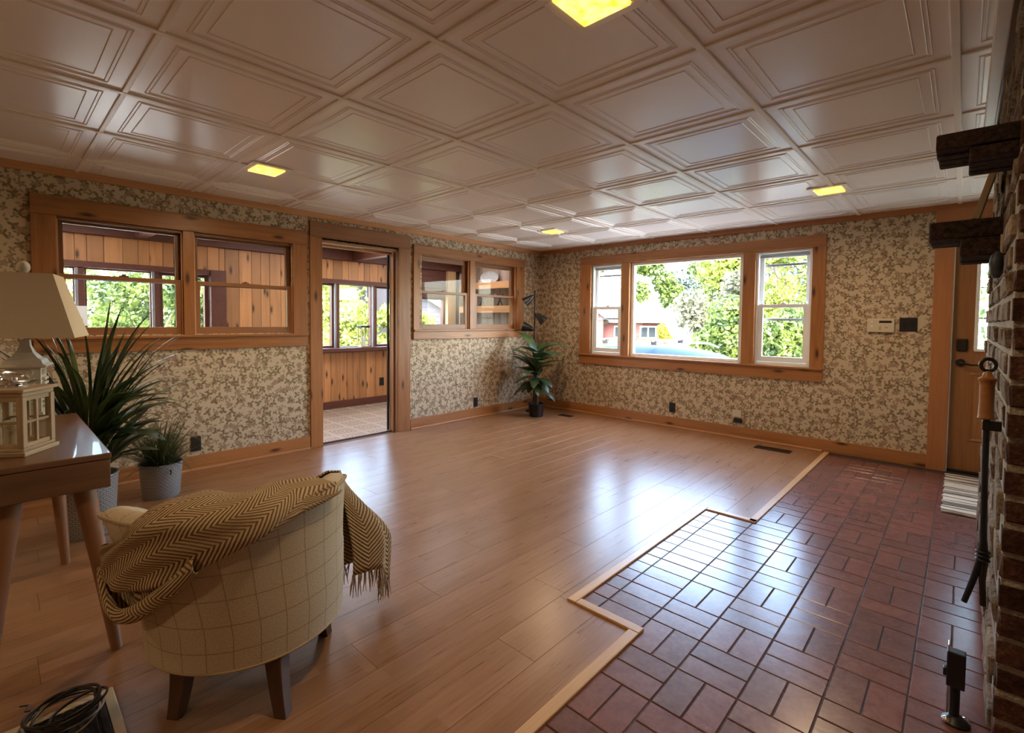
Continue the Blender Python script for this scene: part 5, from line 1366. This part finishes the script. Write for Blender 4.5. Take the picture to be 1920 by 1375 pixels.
# ---- fireplace things on the chimney
tg = thing('fire_tongs', 'black iron fire tongs with a wooden handle and ring hanging on the chimney', 'tongs', (4.603, -3.36, .36))
ty_ = -3.37
MB().tube([(4.604 + .017 * math.cos(a), ty_ + .004 * math.cos(a), 1.118 + .019 * math.sin(a)) for a in [2 * PI * q / 24 for q in range(24)]], .0055, 8, closed=True).build('ring', 'bronze', tg, True)
MB().lathe((4.604, ty_, .948), [(.014, 0), (.020, .004), (.019, .010), (.0175, .05), (.0175, .105), (.019, .118), (.022, .122), (.022, .128), (.014, .133), (.008, .15), (.004, .152)], 20).build('handle', 'oak_door', tg, True)
MB().tube([(4.606, ty_, .95), (4.608, ty_, .75), (4.612, ty_, .56)], [.0085, .008, .009], 10).build('shaft', 'blackmetal', tg, True)
MB().tube([(4.612, ty_, .57), (4.606, ty_, .50), (4.592, ty_, .43), (4.574, ty_, .355)], [.009, .009, .0085, .008], 10).build('tong_arm', 'blackmetal', tg, True)
MB().tube([(4.612, ty_, .57), (4.617, ty_, .51), (4.613, ty_, .44), (4.617, ty_, .36)], [.009, .010, .009, .0085], 10).build('tong_arm', 'bronze', tg, True)
for z in (.505, .518, .531): MB().tube([(4.612 + .015 * math.cos(a), ty_ + .013 * math.sin(a), z) for a in [2 * PI * q / 16 for q in range(16)]], .004, 6, closed=True).build('binding', 'blackmetal', tg, True)
MB().box(4.596, 4.640, ty_ - .012, ty_ + .012, .915, .945).build('wall_bracket', 'blackmetal', tg, bevel=.003)
ht = thing('hearth_tool', 'short black hearth tool with a block head and chrome foot standing by the chimney', 'fire tool', (4.562, -3.45, 0))
hx, hy = 4.562, -3.45
MB().box(hx - .022, hx + .022, hy - .018, hy + .018, .115, .225).build('block_head', 'black', ht, bevel=.003)
MB().box(hx - .030, hx - .022, hy - .010, hy + .010, .14, .165).build('side_knob', 'black', ht, bevel=.002); MB().box(hx - .020, hx - .016, hy - .016, hy + .016, .225, .245).build('top_tab', 'chrome', ht, bevel=.001)
MB().tube([(hx, hy, .02), (hx, hy, .118)], .0125, 12).build('stem', 'blackmetal', ht, True)
MB().tube([(hx - .018, hy, .02), (hx - .018, hy, .118)], .003, 8).build('rod', 'chrome', ht, True)
MB().lathe((hx + .005, hy, 0), [(.034, 0), (.034, .006), (.025, .014), (.014, .022), (.008, .024)], 24).build('foot', 'blackmetal', ht, True)
for (a, b) in ((-.022, -.02), (.022, .012), (-.005, .026)): MB().lathe((hx + .005 + a, hy + b, .006), [(.012, 0), (.012, .006), (.006, .013), (.001, .014)], 14).build('bolt_head', 'chrome', ht, True)
st = thing('stone_ornament', 'dark blue stone ornament hanging on the brick chimney below the corbels', 'ornament', (4.615, -3.25, 1.40))
mb = MB(); rs = random.Random(4)
mb.tube([(4.617, -3.25, 1.395), (4.616, -3.25, 1.41), (4.614, -3.25, 1.44), (4.616, -3.25, 1.465), (4.619, -3.25, 1.48)], [.008, .016, .019, .016, .006], 10); mb.build('stone', 'stone', st, True)
MB().box(4.622, 4.627, -3.254, -3.246, 1.475, 1.535).build('hanger', 'whitewash', st)
fm = thing('leaning_frame', 'small dark picture frame with pale edge leaning on the lower brick corbel', 'picture frame', (4.59, -2.83, 1.64))
tilt = Matrix.Translation((4.560, -2.83, 1.646)) @ Matrix.Rotation(math.radians(14), 4, 'Y')
MB().box(0, .010, -.10, .10, 0, .20, mat=tilt).build('backing', 'black', fm); 
for q in ((-.006, .0, -.10, .10, 0, .012), (-.006, .0, -.10, .10, .188, .20), (-.006, .012, -.104, -.10, 0, .2), (-.006, .012, .10, .104, 0, .2)): MB().box(*q, mat=tilt).build('frame_edge', 'whitewash', fm)

# daylight portals: let the sky light reach in through the real openings
def portal(c, sx, sy, rot):
    L = bpy.data.lights.new('window_portal', 'AREA'); L.shape = 'RECTANGLE'; L.size = sx; L.size_y = sy; L.cycles.is_portal = True
    o = bpy.data.objects.new('window_portal', L); o.location = c; o.rotation_euler = rot; link(o)
portal((2.165, .16, 1.39), 2.56, 1.19, (PI / 2, 0, PI))
portal((XS - .15, -5.18, 1.285), 2.84, .89, (PI / 2, 0, -PI / 2)); portal((XS - .15, -1.81, 1.285), 1.7, .89, (PI / 2, 0, -PI / 2))
